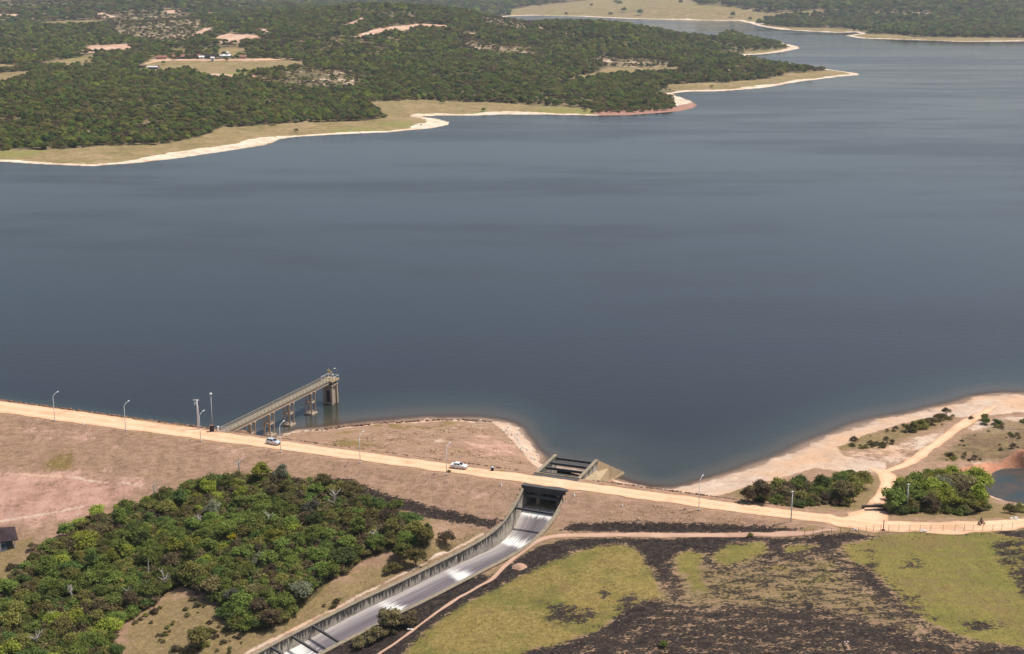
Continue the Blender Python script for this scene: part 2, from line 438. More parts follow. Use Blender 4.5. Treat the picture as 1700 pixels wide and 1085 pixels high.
def pond_mat():
    t = NT('murky_pond')
    n = t.noise(.18, 4, .65); m = t.noise(.7, 3, .6)
    c = t.ramp(n, [(.35, (.075, .055, .042)), (.5, (.05, .043, .037)), (.62, (.018, .045, .046))])
    return t.done(t.bsdf(c, .42, .28, 0, m, .3, .1))

def road_mat(name, a, b, c):
    t = NT(name)
    n = t.math('ADD', t.math('MULTIPLY', t.noise(.22, 4, .6), .5), t.math('MULTIPLY', t.noise(1.6, 4, .7), .5))
    col = t.ramp(n, [(.33, a), (.5, b), (.68, c)])
    tr = t.attr('track')
    col = t.mix(t.math('MULTIPLY', tr, .5), col, c)
    col = t.mix(t.mapr(t.noise(.09, 4, .6), .52, .66, 0, .45), col, tuple(q * .8 for q in a))
    ed = t.attr('edge')
    col = t.mix(thr(t, t.math('MULTIPLY', ed, .8), n, .15, .9), col, tuple(q * .62 for q in a))
    return t.done(t.bsdf(col, .95, .1, 0, n, .3, .1))

def concrete(name, base=(.34, .29, .22), stain=.7, streak=True):
    """old concrete with black mildew that runs down from the top of walls (attribute-free, in object space)"""
    t = NT(name)
    n = t.noise(.7, 5, .65); v = t.noise(1.3, 4, .6, t.stretch((1.6, 1.6, .16)))
    lo = tuple(q * .62 for q in base); hi = tuple(min(1, q * 1.35) for q in base)
    c = t.ramp(n, [(.3, lo), (.5, base), (.7, hi)])
    if streak:
        top = t.attr('topd')              # distance below the coping, metres
        k = t.math('SUBTRACT', t.mapr(v, .3, .7, 0.25, 2.6), top)
        c = t.mix(t.math('MULTIPLY', t.mapr(k, -.15, .5), stain), c, (.045, .043, .042))
        c = t.mix(t.mapr(t.noise(2.0, 3, .6, t.stretch((2.2, 2.2, .12))), .55, .7, 0, .45), c, (.42, .38, .32))
    else:
        c = t.mix(t.mapr(n, .45, .62, 0, stain), c, (.06, .055, .05))
    return t.done(t.bsdf(c, .9, .2, 0, n, .3, .1))

def chute_floor():
    t = NT('chute_floor')
    a = t.attr('across')            # 0 left .. 1 right
    al = t.attr('along')
    cb = t.n('ShaderNodeCombineXYZ'); t.l(t.math('MULTIPLY', a, 9.), cb.inputs[0]); t.l(t.math('MULTIPLY', al, .035), cb.inputs[1])
    s = t.noise(1.0, 4, .65, cb.outputs[0])
    cb2 = t.n('ShaderNodeCombineXYZ'); t.l(t.math('MULTIPLY', a, 26.), cb2.inputs[0]); t.l(t.math('MULTIPLY', al, .06), cb2.inputs[1])
    s2 = t.noise(1.0, 3, .6, cb2.outputs[0])
    mid = t.math('SUBTRACT', 1., t.math('ABSOLUTE', t.math('MULTIPLY_ADD', a, 2.2, -1.05)))
    k = t.math('ADD', t.math('MULTIPLY', mid, .45), t.math('ADD', t.math('MULTIPLY', s, .55), t.math('MULTIPLY', s2, .25)))
    c = t.ramp(k, [(.22, (.46, .41, .35)), (.45, (.33, .29, .275)), (.62, (.205, .178, .182)), (.85, (.115, .098, .104))])
    fo = thr(t, t.attr('foam'), t.math('ADD', t.math('MULTIPLY', t.mapr(s2, .35, .65, 0, 1, False), .65), t.math('MULTIPLY', t.noise(1.4, 4, .7), .35)), .3, .9)
    c = t.mix(fo, c, (.66, .64, .60))
    return t.done(t.bsdf(c, .8, .2, 0, s2, .2, .05))

def leaf_mat(name, col, tr=.30, hue=.03, var=.35):
    t = NT(name)
    oi = t.n('ShaderNodeObjectInfo'); rnd = oi.outputs['Random']
    n = t.noise(.55, 3, .6)
    k = t.math('ADD', t.math('MULTIPLY', rnd, .5), t.math('MULTIPLY', n, .5))
    lo = (col[0] * (1 - var), col[1] * (1 - var), col[2] * (1 - var * .8)); hi = (col[0] * (1 + var * 1.2), col[1] * (1 + var), col[2] * (1 + var))
    c = t.ramp(k, [(.28, lo), (.5, col), (.74, hi)])
    hs = t.n('ShaderNodeHueSaturation'); t.l(t.mapr(rnd, 0, 1, .5 - hue, .5 + hue * .7, False), hs.inputs['Hue']); t.l(c, hs.inputs['Color'])
    b = t.bsdf(hs.outputs[0], .75, .12)
    tl = t.n('ShaderNodeBsdfTranslucent'); t.l(hs.outputs[0], tl.inputs[0])
    mx = t.n('ShaderNodeMixShader'); mx.inputs[0].default_value = tr; t.l(b, mx.inputs[1]); t.l(tl.outputs[0], mx.inputs[2])
    return t.done(mx.outputs[0])

LEAF = {
    'lime': leaf_mat('leaf_lime', (.25, .28, .042)), 'green': leaf_mat('leaf_green', (.15, .19, .04)), 'dark': leaf_mat('leaf_dark', (.092, .13, .034)),
    'olive': leaf_mat('leaf_olive', (.19, .178, .05)), 'brown': leaf_mat('leaf_brown', (.165, .132, .062)), 'grey': leaf_mat('leaf_grey', (.175, .18, .11)), 'yellow': leaf_mat('leaf_yellow', (.42, .34, .015)),
}
M = {
    'ground': near_ground(), 'far': far_ground(), 'water': water_mat(), 'pond': pond_mat(),
    'road': road_mat('pale_dirt', (.52, .31, .178), (.64, .385, .23), (.73, .49, .33)), 'track': road_mat('pink_dirt', (.34, .20, .135), (.44, .275, .19), (.53, .35, .25)),
    'wall': concrete('chute_concrete', (.36, .315, .255), .9), 'coping': concrete('coping_concrete', (.30, .24, .165), .5, False), 'beam': concrete('stained_beam', (.085, .08, .078), .6, False),
    'tan': concrete('tan_concrete', (.42, .315, .195), .2, False), 'pier': concrete('pier_concrete', (.42, .33, .24), .35, False), 'deck': concrete('deck_concrete', (.31, .26, .19), .4, False),
    'floor': chute_floor(), 'bark': simple('bark', (.14, .105, .08)), 'deadwood': simple('bleached_wood', (.52, .47, .41), .9, .1), 'black': simple('dark_steel', (.02, .02, .022), .6, .4),
    'white': simple('white_paint', (.78, .77, .74), .5, .4, 0, .12), 'silver': simple('silver_paint', (.62, .64, .66), .3, .5, .3, .08), 'glass': simple('car_glass', (.012, .015, .02), .08, .6, 0, .2),
    'tyre': simple('tyre_rubber', (.018, .018, .018), .85, .2), 'rim': simple('wheel_rim', (.45, .45, .46), .35, .5, .6, .1), 'lens': simple('lamp_lens', (.75, .76, .74), .15, .6, 0, .1), 'red': simple('tail_red', (.35, .02, .015), .3, .5),
    'galv': simple('galvanised', (.58, .59, .58), .55, .4, .0, .12), 'pole': simple('white_pole', (.62, .61, .58), .7, .3, 0, .2), 'cable': simple('dark_cable', (.03, .03, .03)),
    'stone': simple('riprap_stone', (.20, .125, .085), .95, .1, 0, .6, .6), 'palestone': simple('pale_stone', (.62, .56, .5), .9, .2, 0, .3), 'rooftile': simple('dark_roof', (.045, .03, .032), .9, .15, 0, .5),
    'terracotta': simple('terracotta_roof', (.30, .14, .095), .9, .15, 0, .4, .4), 'plaster': simple('white_plaster', (.74, .73, .70), .85, .2, 0, .12), 'pinkwall': simple('pink_plaster', (.55, .33, .27), .85, .2, 0, .2),
    'shadewall': simple('blue_grey_wall', (.10, .14, .17), .85, .2, 0, .3), 'window': simple('window_glass', (.02, .025, .03), .2, .5), 'slab': simple('veranda_slab', (.58, .56, .55), .85, .2, 0, .15), 'wood': simple('fence_wood', (.20, .155, .115)),  # shadewall: shade under the eaves put into a dark blue-grey wall colour
    'rust': simple('rusty_yellow', (.42, .27, .10), .7, .3, 0, .4), 'cloth': simple('dark_cloth', (.05, .045, .06)), 'skin': simple('skin', (.28, .16, .10)), 'helmet': simple('dark_helmet', (.03, .02, .03), .3, .5), 'steel': simple('tower_steel', (.36, .37, .38), .5, .4, .4),
    'straw': simple('straw_tufts', (.34, .235, .11), .95, .1, 0, .5, .15), 'weed': simple('green_tufts', (.15, .135, .035), .95, .1, 0, .5, .15), 'gate': simple('gate_steel', (.016, .016, .018), .7, .3),
}

# ---------------------------------------------------------------- objects
def tag(o, label=None, cat=None, group=None, kind=None):
    if label: o['label'] = label
    if cat: o['category'] = cat
    if group: o['group'] = group
    if kind: o['kind'] = kind
    return o
def empty(name, loc, label, cat, group=None, rz=0.0):
    o = bpy.data.objects.new(name, None); COL.objects.link(o)
    o.empty_display_size = .3
    o.location = loc; o.rotation_euler = (0, 0, rz)
    return tag(o, label, cat, group)
def link_mesh(name, verts, faces, mat, parent=None, smooth=False, attrs=None, off=None):
    me = bpy.data.meshes.new(name)
    v = np.asarray(verts, float)
    if off is not None: v = v - np.asarray(off, float)
    if isinstance(faces, np.ndarray):
        nf, k = faces.shape
        me.vertices.add(len(v)); me.vertices.foreach_set('co', v.astype(np.float32).ravel())
        me.loops.add(nf * k); me.loops.foreach_set('vertex_index', faces.astype(np.int32).ravel())
        me.polygons.add(nf); me.polygons.foreach_set('loop_start', np.arange(0, nf * k, k, dtype=np.int32))
        me.update(calc_edges=True); me.validate()
    else:
        me.from_pydata([tuple(q) for q in v], [], faces); me.update()
    if attrs:
        for k, a in attrs.items():
            at = me.attributes.new(k, 'FLOAT', 'POINT'); at.data.foreach_set('value', np.asarray(a, np.float32))
    me.materials.append(mat)
    if smooth: me.polygons.foreach_set('use_smooth', np.ones(len(me.polygons), bool))
    o = bpy.data.objects.new(name, me); COL.objects.link(o)
    if parent is not None: o.parent = parent
    return o
class MB:
    """collects shapes in one mesh"""
    def __init__(s): s.v = []; s.f = []
    def add(s, v, f):
        k = len(s.v); s.v += [tuple(q) for q in v]; s.f += [tuple(i + k for i in q) for q in f]; return s
    def hexa(s, lo, hi):          # two quads (4 points each), bottom and top, same winding
        return s.add(list(lo) + list(hi), [(3, 2, 1, 0), (4, 5, 6, 7), (0, 1, 5, 4), (1, 2, 6, 5), (2, 3, 7, 6), (3, 0, 4, 7)])
    def box(s, c, d, rz=0., bev=0.):
        hx, hy, hz = d[0] / 2, d[1] / 2, d[2] / 2
        co, si = math.cos(rz), math.sin(rz)
        def q(z, e): return [(c[0] + x * co - y * si, c[1] + x * si + y * co, z) for x, y in ((-hx + e, -hy + e), (hx - e, -hy + e), (hx - e, hy - e), (-hx + e, hy - e))]
        if bev <= 0: return s.hexa(q(c[2] - hz, 0), q(c[2] + hz, 0))
        L = q(c[2] - hz, bev) + q(c[2] - hz + bev, 0) + q(c[2] + hz - bev, 0) + q(c[2] + hz, bev)
        F = [(3, 2, 1, 0), (12, 13, 14, 15)]
        for k in range(3):
            for i in range(4): F.append((k * 4 + i, k * 4 + (i + 1) % 4, k * 4 + 4 + (i + 1) % 4, k * 4 + 4 + i))
        return s.add(L, F)
    def bar(s, a, b, w, h=None):  # square bar from a to b
        a = Vector(a); b = Vector(b); h = w if h is None else h
        d = (b - a).normalized(); up = Vector((0, 0, 1)) if abs(d.z) < .95 else Vector((1, 0, 0))
        x = d.cross(up).normalized() * w / 2; y = x.normalized().cross(d) * h / 2
        return s.hexa([a - x - y, a + x - y, a + x + y, a - x + y], [b - x - y, b + x - y, b + x + y, b - x + y])
    def tube(s, pts, rad, n=8):
        pts = [Vector(p) for p in pts]
        if not isinstance(rad, (list, tuple)): rad = [rad] * len(pts)
        V = []; F = []
        for i, p in enumerate(pts):
            d = (pts[min(i + 1, len(pts) - 1)] - pts[max(i - 1, 0)]).normalized()
            up = Vector((0, 1, 0)) if abs(d.y) < .9 else Vector((1, 0, 0))
            x = d.cross(up).normalized(); y = d.cross(x)
            for k in range(n):
                a = 2 * math.pi * k / n; V.append(p + (x * math.cos(a) + y * math.sin(a)) * rad[i])
        for i in range(len(pts) - 1):
            for k in range(n): F.append((i * n + k, i * n + (k + 1) % n, i * n + n + (k + 1) % n, i * n + n + k))
        F.append(tuple(range(n))[::-1]); F.append(tuple((len(pts) - 1) * n + k for k in range(n)))
        return s.add(V, F)
    def prism(s, prof, y0, y1):   # profile in x,z swept along y
        n = len(prof); V = [(x, y0, z) for x, z in prof] + [(x, y1, z) for x, z in prof]
        return s.add(V, [tuple(range(n)), tuple(range(2 * n - 1, n - 1, -1))] + [(i, i + n, (i + 1) % n + n, (i + 1) % n) for i in range(n)])
    def build(s, name, mat, parent=None, smooth=False, world=False):
        off = parent.location if (world and parent is not None) else None
        o = link_mesh(name, s.v, s.f, mat, parent, smooth, None, off)
        bm = bmesh.new(); bm.from_mesh(o.data); bmesh.ops.recalc_face_normals(bm, faces=bm.faces); bm.to_mesh(o.data); bm.free()
        return o
def copy_tree(o, parent=None):
    c = o.copy(); COL.objects.link(c)
    if parent is not None: c.parent = parent
    for ch in list(o.children): copy_tree(ch, c)
    return c
# ---------------------------------------------------------------- ground masks (photo outlines dropped on the terrain)
BURN = [[(545, 786), (580, 797), (640, 821), (720, 841), (800, 857), (832, 864), (820, 877), (760, 867), (680, 853), (610, 837), (565, 812)],
        [(932, 880), (945, 870), (965, 867), (1100, 866), (1250, 872), (1330, 877), (1318, 884), (1200, 885), (1000, 882)],
        [(893, 907), (930, 897), (965, 894), (1100, 894), (1330, 893), (1400, 886), (1500, 882), (1700, 881), (1850, 875), (2300, 850), (2500, 1500), (250, 1500), (440, 1210), (540, 1140), (575, 1105), (640, 1068), (700, 1026), (760, 990), (820, 953), (862, 925)],
        [(500, 1110), (600, 1047), (690, 1004), (760, 969), (800, 953), (815, 958), (790, 978), (740, 1010), (680, 1050), (620, 1092), (560, 1140)]]
GREEN = [[(655, 1100), (700, 1052), (740, 1021), (800, 986), (850, 962), (900, 938), (966, 912), (996, 904), (1032, 904), (1056, 910), (1071, 925), (1086, 952), (1098, 982), (1106, 998), (1089, 994), (1065, 1000), (1020, 1024), (990, 1048), (930, 1068), (885, 1078), (835, 1110), (700, 1190), (580, 1220), (600, 1150)],
         [(1400, 903), (1423, 898), (1470, 887), (1582, 885), (1645, 884), (1690, 892), (1800, 900), (1960, 960), (1900, 1080), (1760, 1085), (1661, 1069), (1613, 1062), (1566, 1046), (1518, 1018), (1470, 970), (1446, 944), (1414, 931)],
         [(1180, 925), (1205, 905), (1270, 898), (1276, 914), (1240, 930), (1205, 936)], [(1300, 908), (1330, 902), (1357, 905), (1340, 914), (1308, 917)], [(1120, 925), (1140, 915), (1170, 920), (1160, 945), (1175, 985), (1150, 975), (1130, 950)]]
SCORCH = [[(985, 985), (1010, 972), (1018, 985), (1005, 1000)], [(905, 1003), (935, 998), (1000, 1012), (985, 1035), (930, 1040), (900, 1028)], [(1025, 985), (1050, 978), (1070, 1000), (1035, 1018), (1010, 1024)],
          [(1500, 930), (1525, 920), (1545, 940), (1520, 948), (1495, 945)], [(1640, 900), (1700, 890), (1740, 960), (1720, 1000), (1690, 985), (1650, 925)], [(1500, 990), (1530, 985), (1540, 1010), (1520, 1012)], [(1425, 915), (1450, 905), (1460, 930), (1450, 950)], [(1440, 925), (1480, 960), (1560, 1030), (1545, 1035), (1470, 975), (1432, 940)], [(1590, 1030), (1650, 1025), (1680, 1045), (1610, 1052)]]
MIXED = [[(1105, 930), (1200, 930), (1400, 912), (1420, 945), (1500, 1010), (1570, 1052), (1640, 1072), (1600, 1090), (1350, 1020), (1150, 1030), (1095, 1010), (1115, 960)]]
MIXED2 = [[(1020, 1040), (1100, 1010), (1350, 1020), (1600, 1090), (1900, 1120), (2300, 1050), (2450, 1480), (500, 1480), (700, 1200), (900, 1120), (930, 1080)]]
PINK = [[(-80, 785), (60, 778), (170, 786), (250, 800), (215, 825), (165, 850), (60, 872), (-80, 880)], [(330, 735), (420, 748), (380, 775), (340, 765)], [(740, 735), (800, 715), (860, 740), (890, 765), (800, 760)], [(700, 795), (820, 812), (815, 832), (720, 815)], [(20, 705), (130, 715), (200, 735), (140, 738), (40, 722)]]
HEADLAND = [[(500, 730), (575, 710), (640, 703), (760, 698), (820, 700), (850, 735), (885, 775), (800, 765), (650, 748)]]
SAND = [[(1112, 813), (1180, 792), (1260, 768), (1340, 735), (1420, 704), (1500, 687), (1560, 672), (1620, 656), (1660, 650), (1760, 650), (1760, 690), (1690, 682), (1640, 690), (1600, 692), (1560, 690), (1500, 702), (1440, 722), (1390, 745), (1400, 758), (1470, 768), (1470, 785), (1400, 783), (1350, 776), (1290, 794), (1240, 808), (1150, 821)],
        [(812, 699), (850, 701), (870, 715), (892, 748), (916, 780), (897, 781), (872, 757), (852, 733), (836, 714)]]
SANDY = [[(1385, 750), (1480, 735), (1540, 718), (1590, 700), (1565, 740), (1500, 772), (1430, 768)], [(1590, 700), (1640, 690), (1760, 690), (1760, 715), (1620, 730)], [(1570, 770), (1640, 758), (1660, 770), (1580, 788)]]
RED = [[(1560, 782), (1600, 775), (1640, 768), (1760, 756), (1760, 780), (1700, 783), (1640, 790), (1600, 792)]]
WEED = [[(1390, 742), (1440, 722), (1500, 704), (1560, 688), (1590, 692), (1560, 708), (1500, 728), (1480, 742), (1420, 748)], [(1545, 768), (1580, 738), (1620, 712), (1660, 698), (1760, 700), (1760, 756), (1640, 766)], [(1180, 812), (1260, 808), (1460, 790), (1470, 800), (1450, 850), (1380, 848), (1220, 828)],
        [(1465, 850), (1500, 790), (1640, 800), (1660, 835), (1700, 845), (1760, 850), (1640, 862), (1500, 862)], [(600, 960), (680, 905), (760, 890), (800, 885), (740, 925), (640, 970), (520, 1035), (400, 1092), (200, 1100), (280, 1000), (480, 1000)], [(893, 892), (905, 880), (935, 878), (925, 890)], [(0, 900), (60, 890), (45, 960), (0, 1000), (-80, 1000), (-80, 910)],
        [(560, 800), (640, 830), (740, 862), (700, 880), (600, 850)], [(540, 985), (600, 940), (700, 905), (790, 880), (815, 888), (700, 945), (560, 1015)], [(190, 1120), (205, 1040), (280, 985), (350, 990), (400, 1050), (440, 1060), (380, 1110)]]
GROVE = [(0, 1110), (-60, 1110), (-60, 1020), (0, 985), (30, 950), (75, 915), (120, 885), (150, 865), (220, 842), (300, 815), (360, 800), (440, 793), (520, 797), (556, 806), (590, 828), (640, 848), (700, 872), (722, 892), (712, 915), (672, 905), (640, 918), (590, 938), (560, 955), (530, 985), (500, 1010), (478, 1030), (440, 1050), (400, 1052), (372, 1030), (345, 985), (300, 975), (275, 985), (250, 1005), (215, 1022), (190, 1045), (205, 1110)]
SCRUB_BARE = []

def weight(x, y, polys, soft, conv=gpoly):
    w = np.zeros(np.shape(x))
    for p in polys:
        w = np.maximum(w, sstep(-soft, soft, sd_poly(x, y, conv(p))))
    return w
def axis(lo, hi, step, out_lo, out_hi, grow=1.18):
    c = list(np.arange(lo, hi + step, step)); s = step
    while c[-1] < out_hi: s *= grow; c.append(c[-1] + s)
    s = step; L = []
    q = lo
    while q > out_lo: s *= grow; q -= s; L.append(q)
    return np.array(L[::-1] + c)
def grid_faces(nx, ny):
    i = np.arange(nx * ny).reshape(ny, nx)
    return np.stack([i[:-1, :-1], i[:-1, 1:], i[1:, 1:], i[1:, :-1]], -1).reshape(-1, 4)

ROAD = [tuple(DW(s, 0)[:2]) for s in (-900, -400, -100, 0, 60, 120, 180, 210, 226)] + [tuple(W(px, py, z)[:2]) for px, py, z in ((1360, 860, 7.9), (1420, 867.5, 7.6), (1480, 872.5, 7.3), (1560, 874, 7), (1640, 871.5, 6.8), (1720, 865, 6.6), (1850, 848, 6.3), (2100, 815, 6))]
ROAD = smooth_line([np.array(p) for p in ROAD], 2.0)

TRACKS = {
    'dirt_track': ([(1390, 881), (1345, 884), (1280, 887.5), (1200, 888.5), (1100, 889), (1000, 888.5), (940, 889), (905, 893), (880, 905), (858, 922), (838, 940), (815, 962), (790, 976), (750, 1000), (700, 1035), (650, 1072), (590, 1118)], [.3, .9, 1.0, 1.05, 1.05, 1.0, .75, .55, .5, .48, .48], 'pinkish dirt track skirting the burnt field and the spillway', 'track', .25, .12),
    'side_track': ([(1400, 867), (1432, 862), (1447, 853), (1452, 843), (1458, 830), (1468, 815), (1475, 800), (1470, 787), (1445, 777)], [1.5, 5.0, 2.7, 1.8, 1.6, 1.6, 1.8, 2.6, 1.0], 'sandy side track running between two clumps of bushes to the beach', 'road', .3, .12),
    'beach_track': ([(1462, 786), (1510, 768), (1545, 742), (1575, 722), (1600, 703), (1625, 690), (1655, 672)], [.8, 1.6, 1.4, 1.6, 1.9, 1.8, .4], 'orange sandy track climbing the spit on the right shore', 'road', .5, .12),
}
for k_, v_ in TRACKS.items(): TRACKS[k_] = (smooth_line([p[:2] for p in ground(v_[0])], .8),) + v_[1:]
PATHS = [(smooth_line([p[:2] for p in ground(q)], 2.0), w_) for q, w_ in (([(800, 885), (760, 908), (700, 938), (640, 967), (560, 1007), (480, 1047), (420, 1078), (370, 1105)], .6), ([(-60, 873), (0, 866), (40, 860), (80, 851), (140, 839)], .45), ([(-60, 787), (40, 787), (110, 792), (180, 800), (235, 806)], .45))]
xs = axis(-165, 172, .62, -1400, 1500); ys = axis(236, 432, .62, -400, 905)
GX, GY = np.meshgrid(xs, ys)
gx, gy = GX.ravel(), GY.ravel()
gz = h_near(gx, gy)
_s, _n2 = dam_sn(gx, gy)
rd = d_line(gx, gy, ROAD[::3])
td_ = np.min([d_line(gx, gy, v_[0][::4]) for v_ in TRACKS.values()], axis=0)
pth = np.max([sstep(w_ + .55, w_ - .35, d_line(gx, gy, l_)) for l_, w_ in PATHS], axis=0)
rough = sstep(5.5, 9, rd) * (.06 + .94 * sstep(2.2, 5.0, td_)) * sstep(432 + 60, 432, gy)
gz = gz + rough * ((fbm(gx, gy, 9, 3, 1) - .5) * .9 + (fbm(gx, gy, 1.7, 2, 2) - .5) * .35)
wb = weight(gx, gy, BURN, 1.7); wg = weight(gx, gy, GREEN, 2.6); wsc = weight(gx, gy, SCORCH, 2.4); wm = weight(gx, gy, MIXED, 6); wm2 = weight(gx, gy, MIXED2, 5)
burn = wb * .98 * (1 - wg * .95); burn = burn * (1 - .52 * wm * (1 - wm2)) * (1 - .30 * wm2); burn = np.maximum(burn, np.maximum(wsc * .60 * wb, 0)) * (1 - pth)
green = np.maximum(wg, wm * .42); weedw = np.maximum(np.maximum(weight(gx, gy, WEED, 4.5), wm2 * .8), np.maximum(wm * .9, sstep(-6, 1, sd_poly(gx, gy, gpoly(BURN[2]))) * .8))
wet = sstep(.35, .0, gz) * (_n2 > 6)
attrs = {'burn': burn, 'lush': weight(gx, gy, GREEN[1:], 3.0), 'green': np.maximum(green, wm2 * .3), 'weed': weedw, 'pink': np.maximum(np.maximum(weight(gx, gy, PINK[:1], 5) * .8, weight(gx, gy, PINK[1:], 6) * .55), pth * .9), 'sand': np.maximum(np.maximum(weight(gx, gy, SAND, 1.5) * (1 - .75 * weight(gx, gy, WEED[:2], 3.5)), np.maximum(np.maximum(pth * .62, weight(gx, gy, SANDY, 5) * .55), weight(gx, gy, HEADLAND, 3) * .28)), sstep(.9, .3, gz) * (_n2 > 6) * .7),
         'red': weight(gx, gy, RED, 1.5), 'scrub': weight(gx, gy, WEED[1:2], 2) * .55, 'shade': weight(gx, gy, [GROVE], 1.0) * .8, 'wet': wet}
hole = sd_poly(gx, gy, HOLE) > -.12
F4 = grid_faces(len(xs), len(ys))
F4 = F4[~hole[F4].any(1)]
_used = np.zeros(len(gx), bool); _used[F4] = True
_re = np.cumsum(_used) - 1
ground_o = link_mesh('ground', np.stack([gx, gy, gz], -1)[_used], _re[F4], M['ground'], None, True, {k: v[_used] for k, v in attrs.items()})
tag(ground_o, 'dry grass slopes, burnt field and sandy banks around the reservoir dam', kind='structure')

# ---------------------------------------------------------------- far land
FC_GRASS = [[(228, 108), (250, 99), (300, 98), (440, 96), (515, 102), (505, 112), (430, 120), (385, 124), (330, 124), (305, 114), (265, 123), (225, 119)], [(-60, 104), (0, 106), (50, 109), (90, 101), (158, 90), (155, 108), (130, 111), (60, 112), (0, 118), (-60, 118)], [(-60, 122), (0, 121), (52, 117), (45, 129), (0, 140), (-60, 142)],
            [(60, 37), (150, 33), (182, 35), (150, 43), (80, 46)], [(360, 78), (405, 78), (412, 94), (362, 93)], [(280, 80), (312, 80), (312, 88), (282, 88)], [(925, 133), (985, 121), (1010, 112), (1100, 111), (1142, 112), (1120, 119), (1060, 123), (1000, 126), (950, 134)],
            [(370, 210), (385, 211), (450, 206), (505, 203), (612, 200), (645, 195), (625, 180), (610, 172), (640, 167), (700, 165), (780, 169), (860, 172), (930, 177), (985, 181), (985, 196), (830, 196), (700, 198), (755, 204), (740, 214), (500, 232), (440, 245), (300, 268), (150, 282), (0, 274), (-300, 268), (-300, 246), (-60, 250), (60, 249), (135, 245), (262, 240), (330, 228)],
            [(835, 19), (880, 10), (1000, -2), (1145, -2), (1160, 8), (1250, 17), (1340, 17), (1430, 17), (1350, 25), (1310, 28), (1262, 36), (1230, 38), (1160, 36), (1030, 33), (885, 28), (850, 26)], [(1258, 41), (1300, 44), (1350, 46), (1425, 48), (1435, 58), (1340, 54), (1290, 51)], [(1402, 58), (1440, 56), (1520, 61), (1600, 62), (1720, 62), (1720, 72), (1580, 71), (1430, 66)],
            [(1100, 140), (1200, 137), (1280, 129), (1340, 119), (1375, 117), (1432, 120), (1432, 128), (1330, 138), (1270, 149), (1130, 154)], [(1235, 86), (1290, 82), (1332, 76), (1330, 82), (1290, 90), (1240, 94)]]
FC_SCAR = [[(128, 83), (150, 75), (180, 74), (226, 72), (216, 84), (192, 89), (165, 86), (150, 87)], [(148, 21), (178, 21), (192, 28), (170, 29)], [(306, 64), (325, 54), (345, 45), (360, 46), (348, 56), (322, 64)], [(346, 68), (362, 60), (380, 55), (425, 57), (440, 68), (410, 71), (372, 72)], [(413, 48), (447, 47), (449, 57), (441, 63), (432, 54)],
           [(562, 45), (600, 29), (608, 34), (592, 43), (575, 47)], [(585, 62), (620, 48), (655, 43), (700, 39), (742, 41), (762, 49), (735, 48), (692, 46), (676, 56), (652, 55), (622, 61)], [(763, 56), (790, 54), (796, 60), (778, 63)], [(873, 40), (900, 45), (912, 51), (955, 55), (945, 59), (905, 54)],
           [(368, 6), (450, 7), (447, 14), (400, 12)], [(-60, 24), (40, 23), (32, 31), (-60, 32)], [(45, 84), (68, 82), (66, 90), (48, 91)], [(248, 100), (262, 96), (330, 98), (450, 96), (470, 99), (440, 101), (300, 101)], [(330, 124), (360, 122), (420, 124), (462, 136), (455, 140), (415, 130), (365, 132)], [(272, 17), (298, 16), (298, 21), (273, 21)], [(345, 20), (356, 20), (353, 28), (347, 26)], [(740, 8), (760, 9), (758, 13), (742, 12)]]
FC_SPARSE = [[(-60, 8), (250, 3), (330, 22), (160, 66), (60, 80), (-60, 70)], [(200, 66), (260, 62), (320, 70), (330, 84), (270, 86), (225, 80)]]
FC_THIN = [[(160, 30), (310, 22), (345, 44), (300, 75), (235, 68), (190, 58)], [(755, 66), (800, 72), (850, 78), (895, 88), (885, 94), (838, 92), (778, 84)], [(-60, -6), (150, -6), (155, 8), (50, 14), (-60, 18)], [(1440, 19), (1560, 20), (1545, 29), (1450, 28)], [(855, 30), (900, 40), (870, 52), (800, 40), (790, 28)], [(470, 118), (580, 118), (600, 140), (520, 150), (450, 140)], [(980, 96), (1080, 98), (1140, 106), (1100, 111), (1000, 112)], [(60, 37), (150, 33), (182, 35), (150, 43), (80, 46)]]
REDBANK = [[(985, 186), (1050, 182), (1110, 178), (1145, 170), (1165, 170), (1160, 186), (1100, 192), (1000, 194)]]
fx = axis(-520, 620, 4.5, -5200, 6000, 1.03); fy = [900.0]
while fy[-1] < 15000: fy.append(fy[-1] + .0038 * fy[-1] + (0 if fy[-1] < 6500 else .01 * fy[-1]))
fy = np.array(fy)
FX, FY = np.meshgrid(fx, fy); fxr, fyr = FX.ravel(), FY.ravel()
fd = sd_poly(fxr, fyr, LAND)
fz = h_far(fxr, fyr, fd)
_wob = fbm(fxr, fyr, 60, 3, 21)
sandw = sstep(0, 1.5, fd) * sstep(1, -1, (fd - (8 + 34 * np.clip(_wob - .3, 0, 1) * (.25 + 1.5 * vnoise(fxr / 45, fyr / 45, 71)) + 14 * sstep(3000, 4200, fyr))) / 5)
FGR = [gpoly(p) for p in FC_GRASS]; FSC = [gpoly(p) for p in FC_SCAR]; FTH = [gpoly(p) for p in FC_THIN]; FSP = [gpoly(p) for p in FC_SPARSE]
idt = lambda p: p
lod = np.clip(fyr / 700, 1, 8)
def fweight(polys): 
    w = np.zeros(fxr.shape)
    for p in polys: w = np.maximum(w, sstep(-1, 1, sd_poly(fxr, fyr, p) / (2.2 * lod)))
    return w
rb = fweight([gpoly(p) for p in REDBANK])
fattr = {'sand': sandw * (1 - .8 * rb), 'grass': np.maximum(fweight(FGR), fweight(FTH) * .35), 'scar': np.maximum(fweight(FSC), fweight(FTH) * .33), 'redbank': rb, 'wet': sstep(2.0, -1, fd) * .8}
_keep = (fd > -160)
FF = grid_faces(len(fx), len(fy))
hills_o = link_mesh('hills', np.stack([fxr, fyr, fz], -1), FF, M['far'], None, True, fattr)
tag(hills_o, 'wooded far shore and hills with sandy margins and bare clearings', kind='structure')

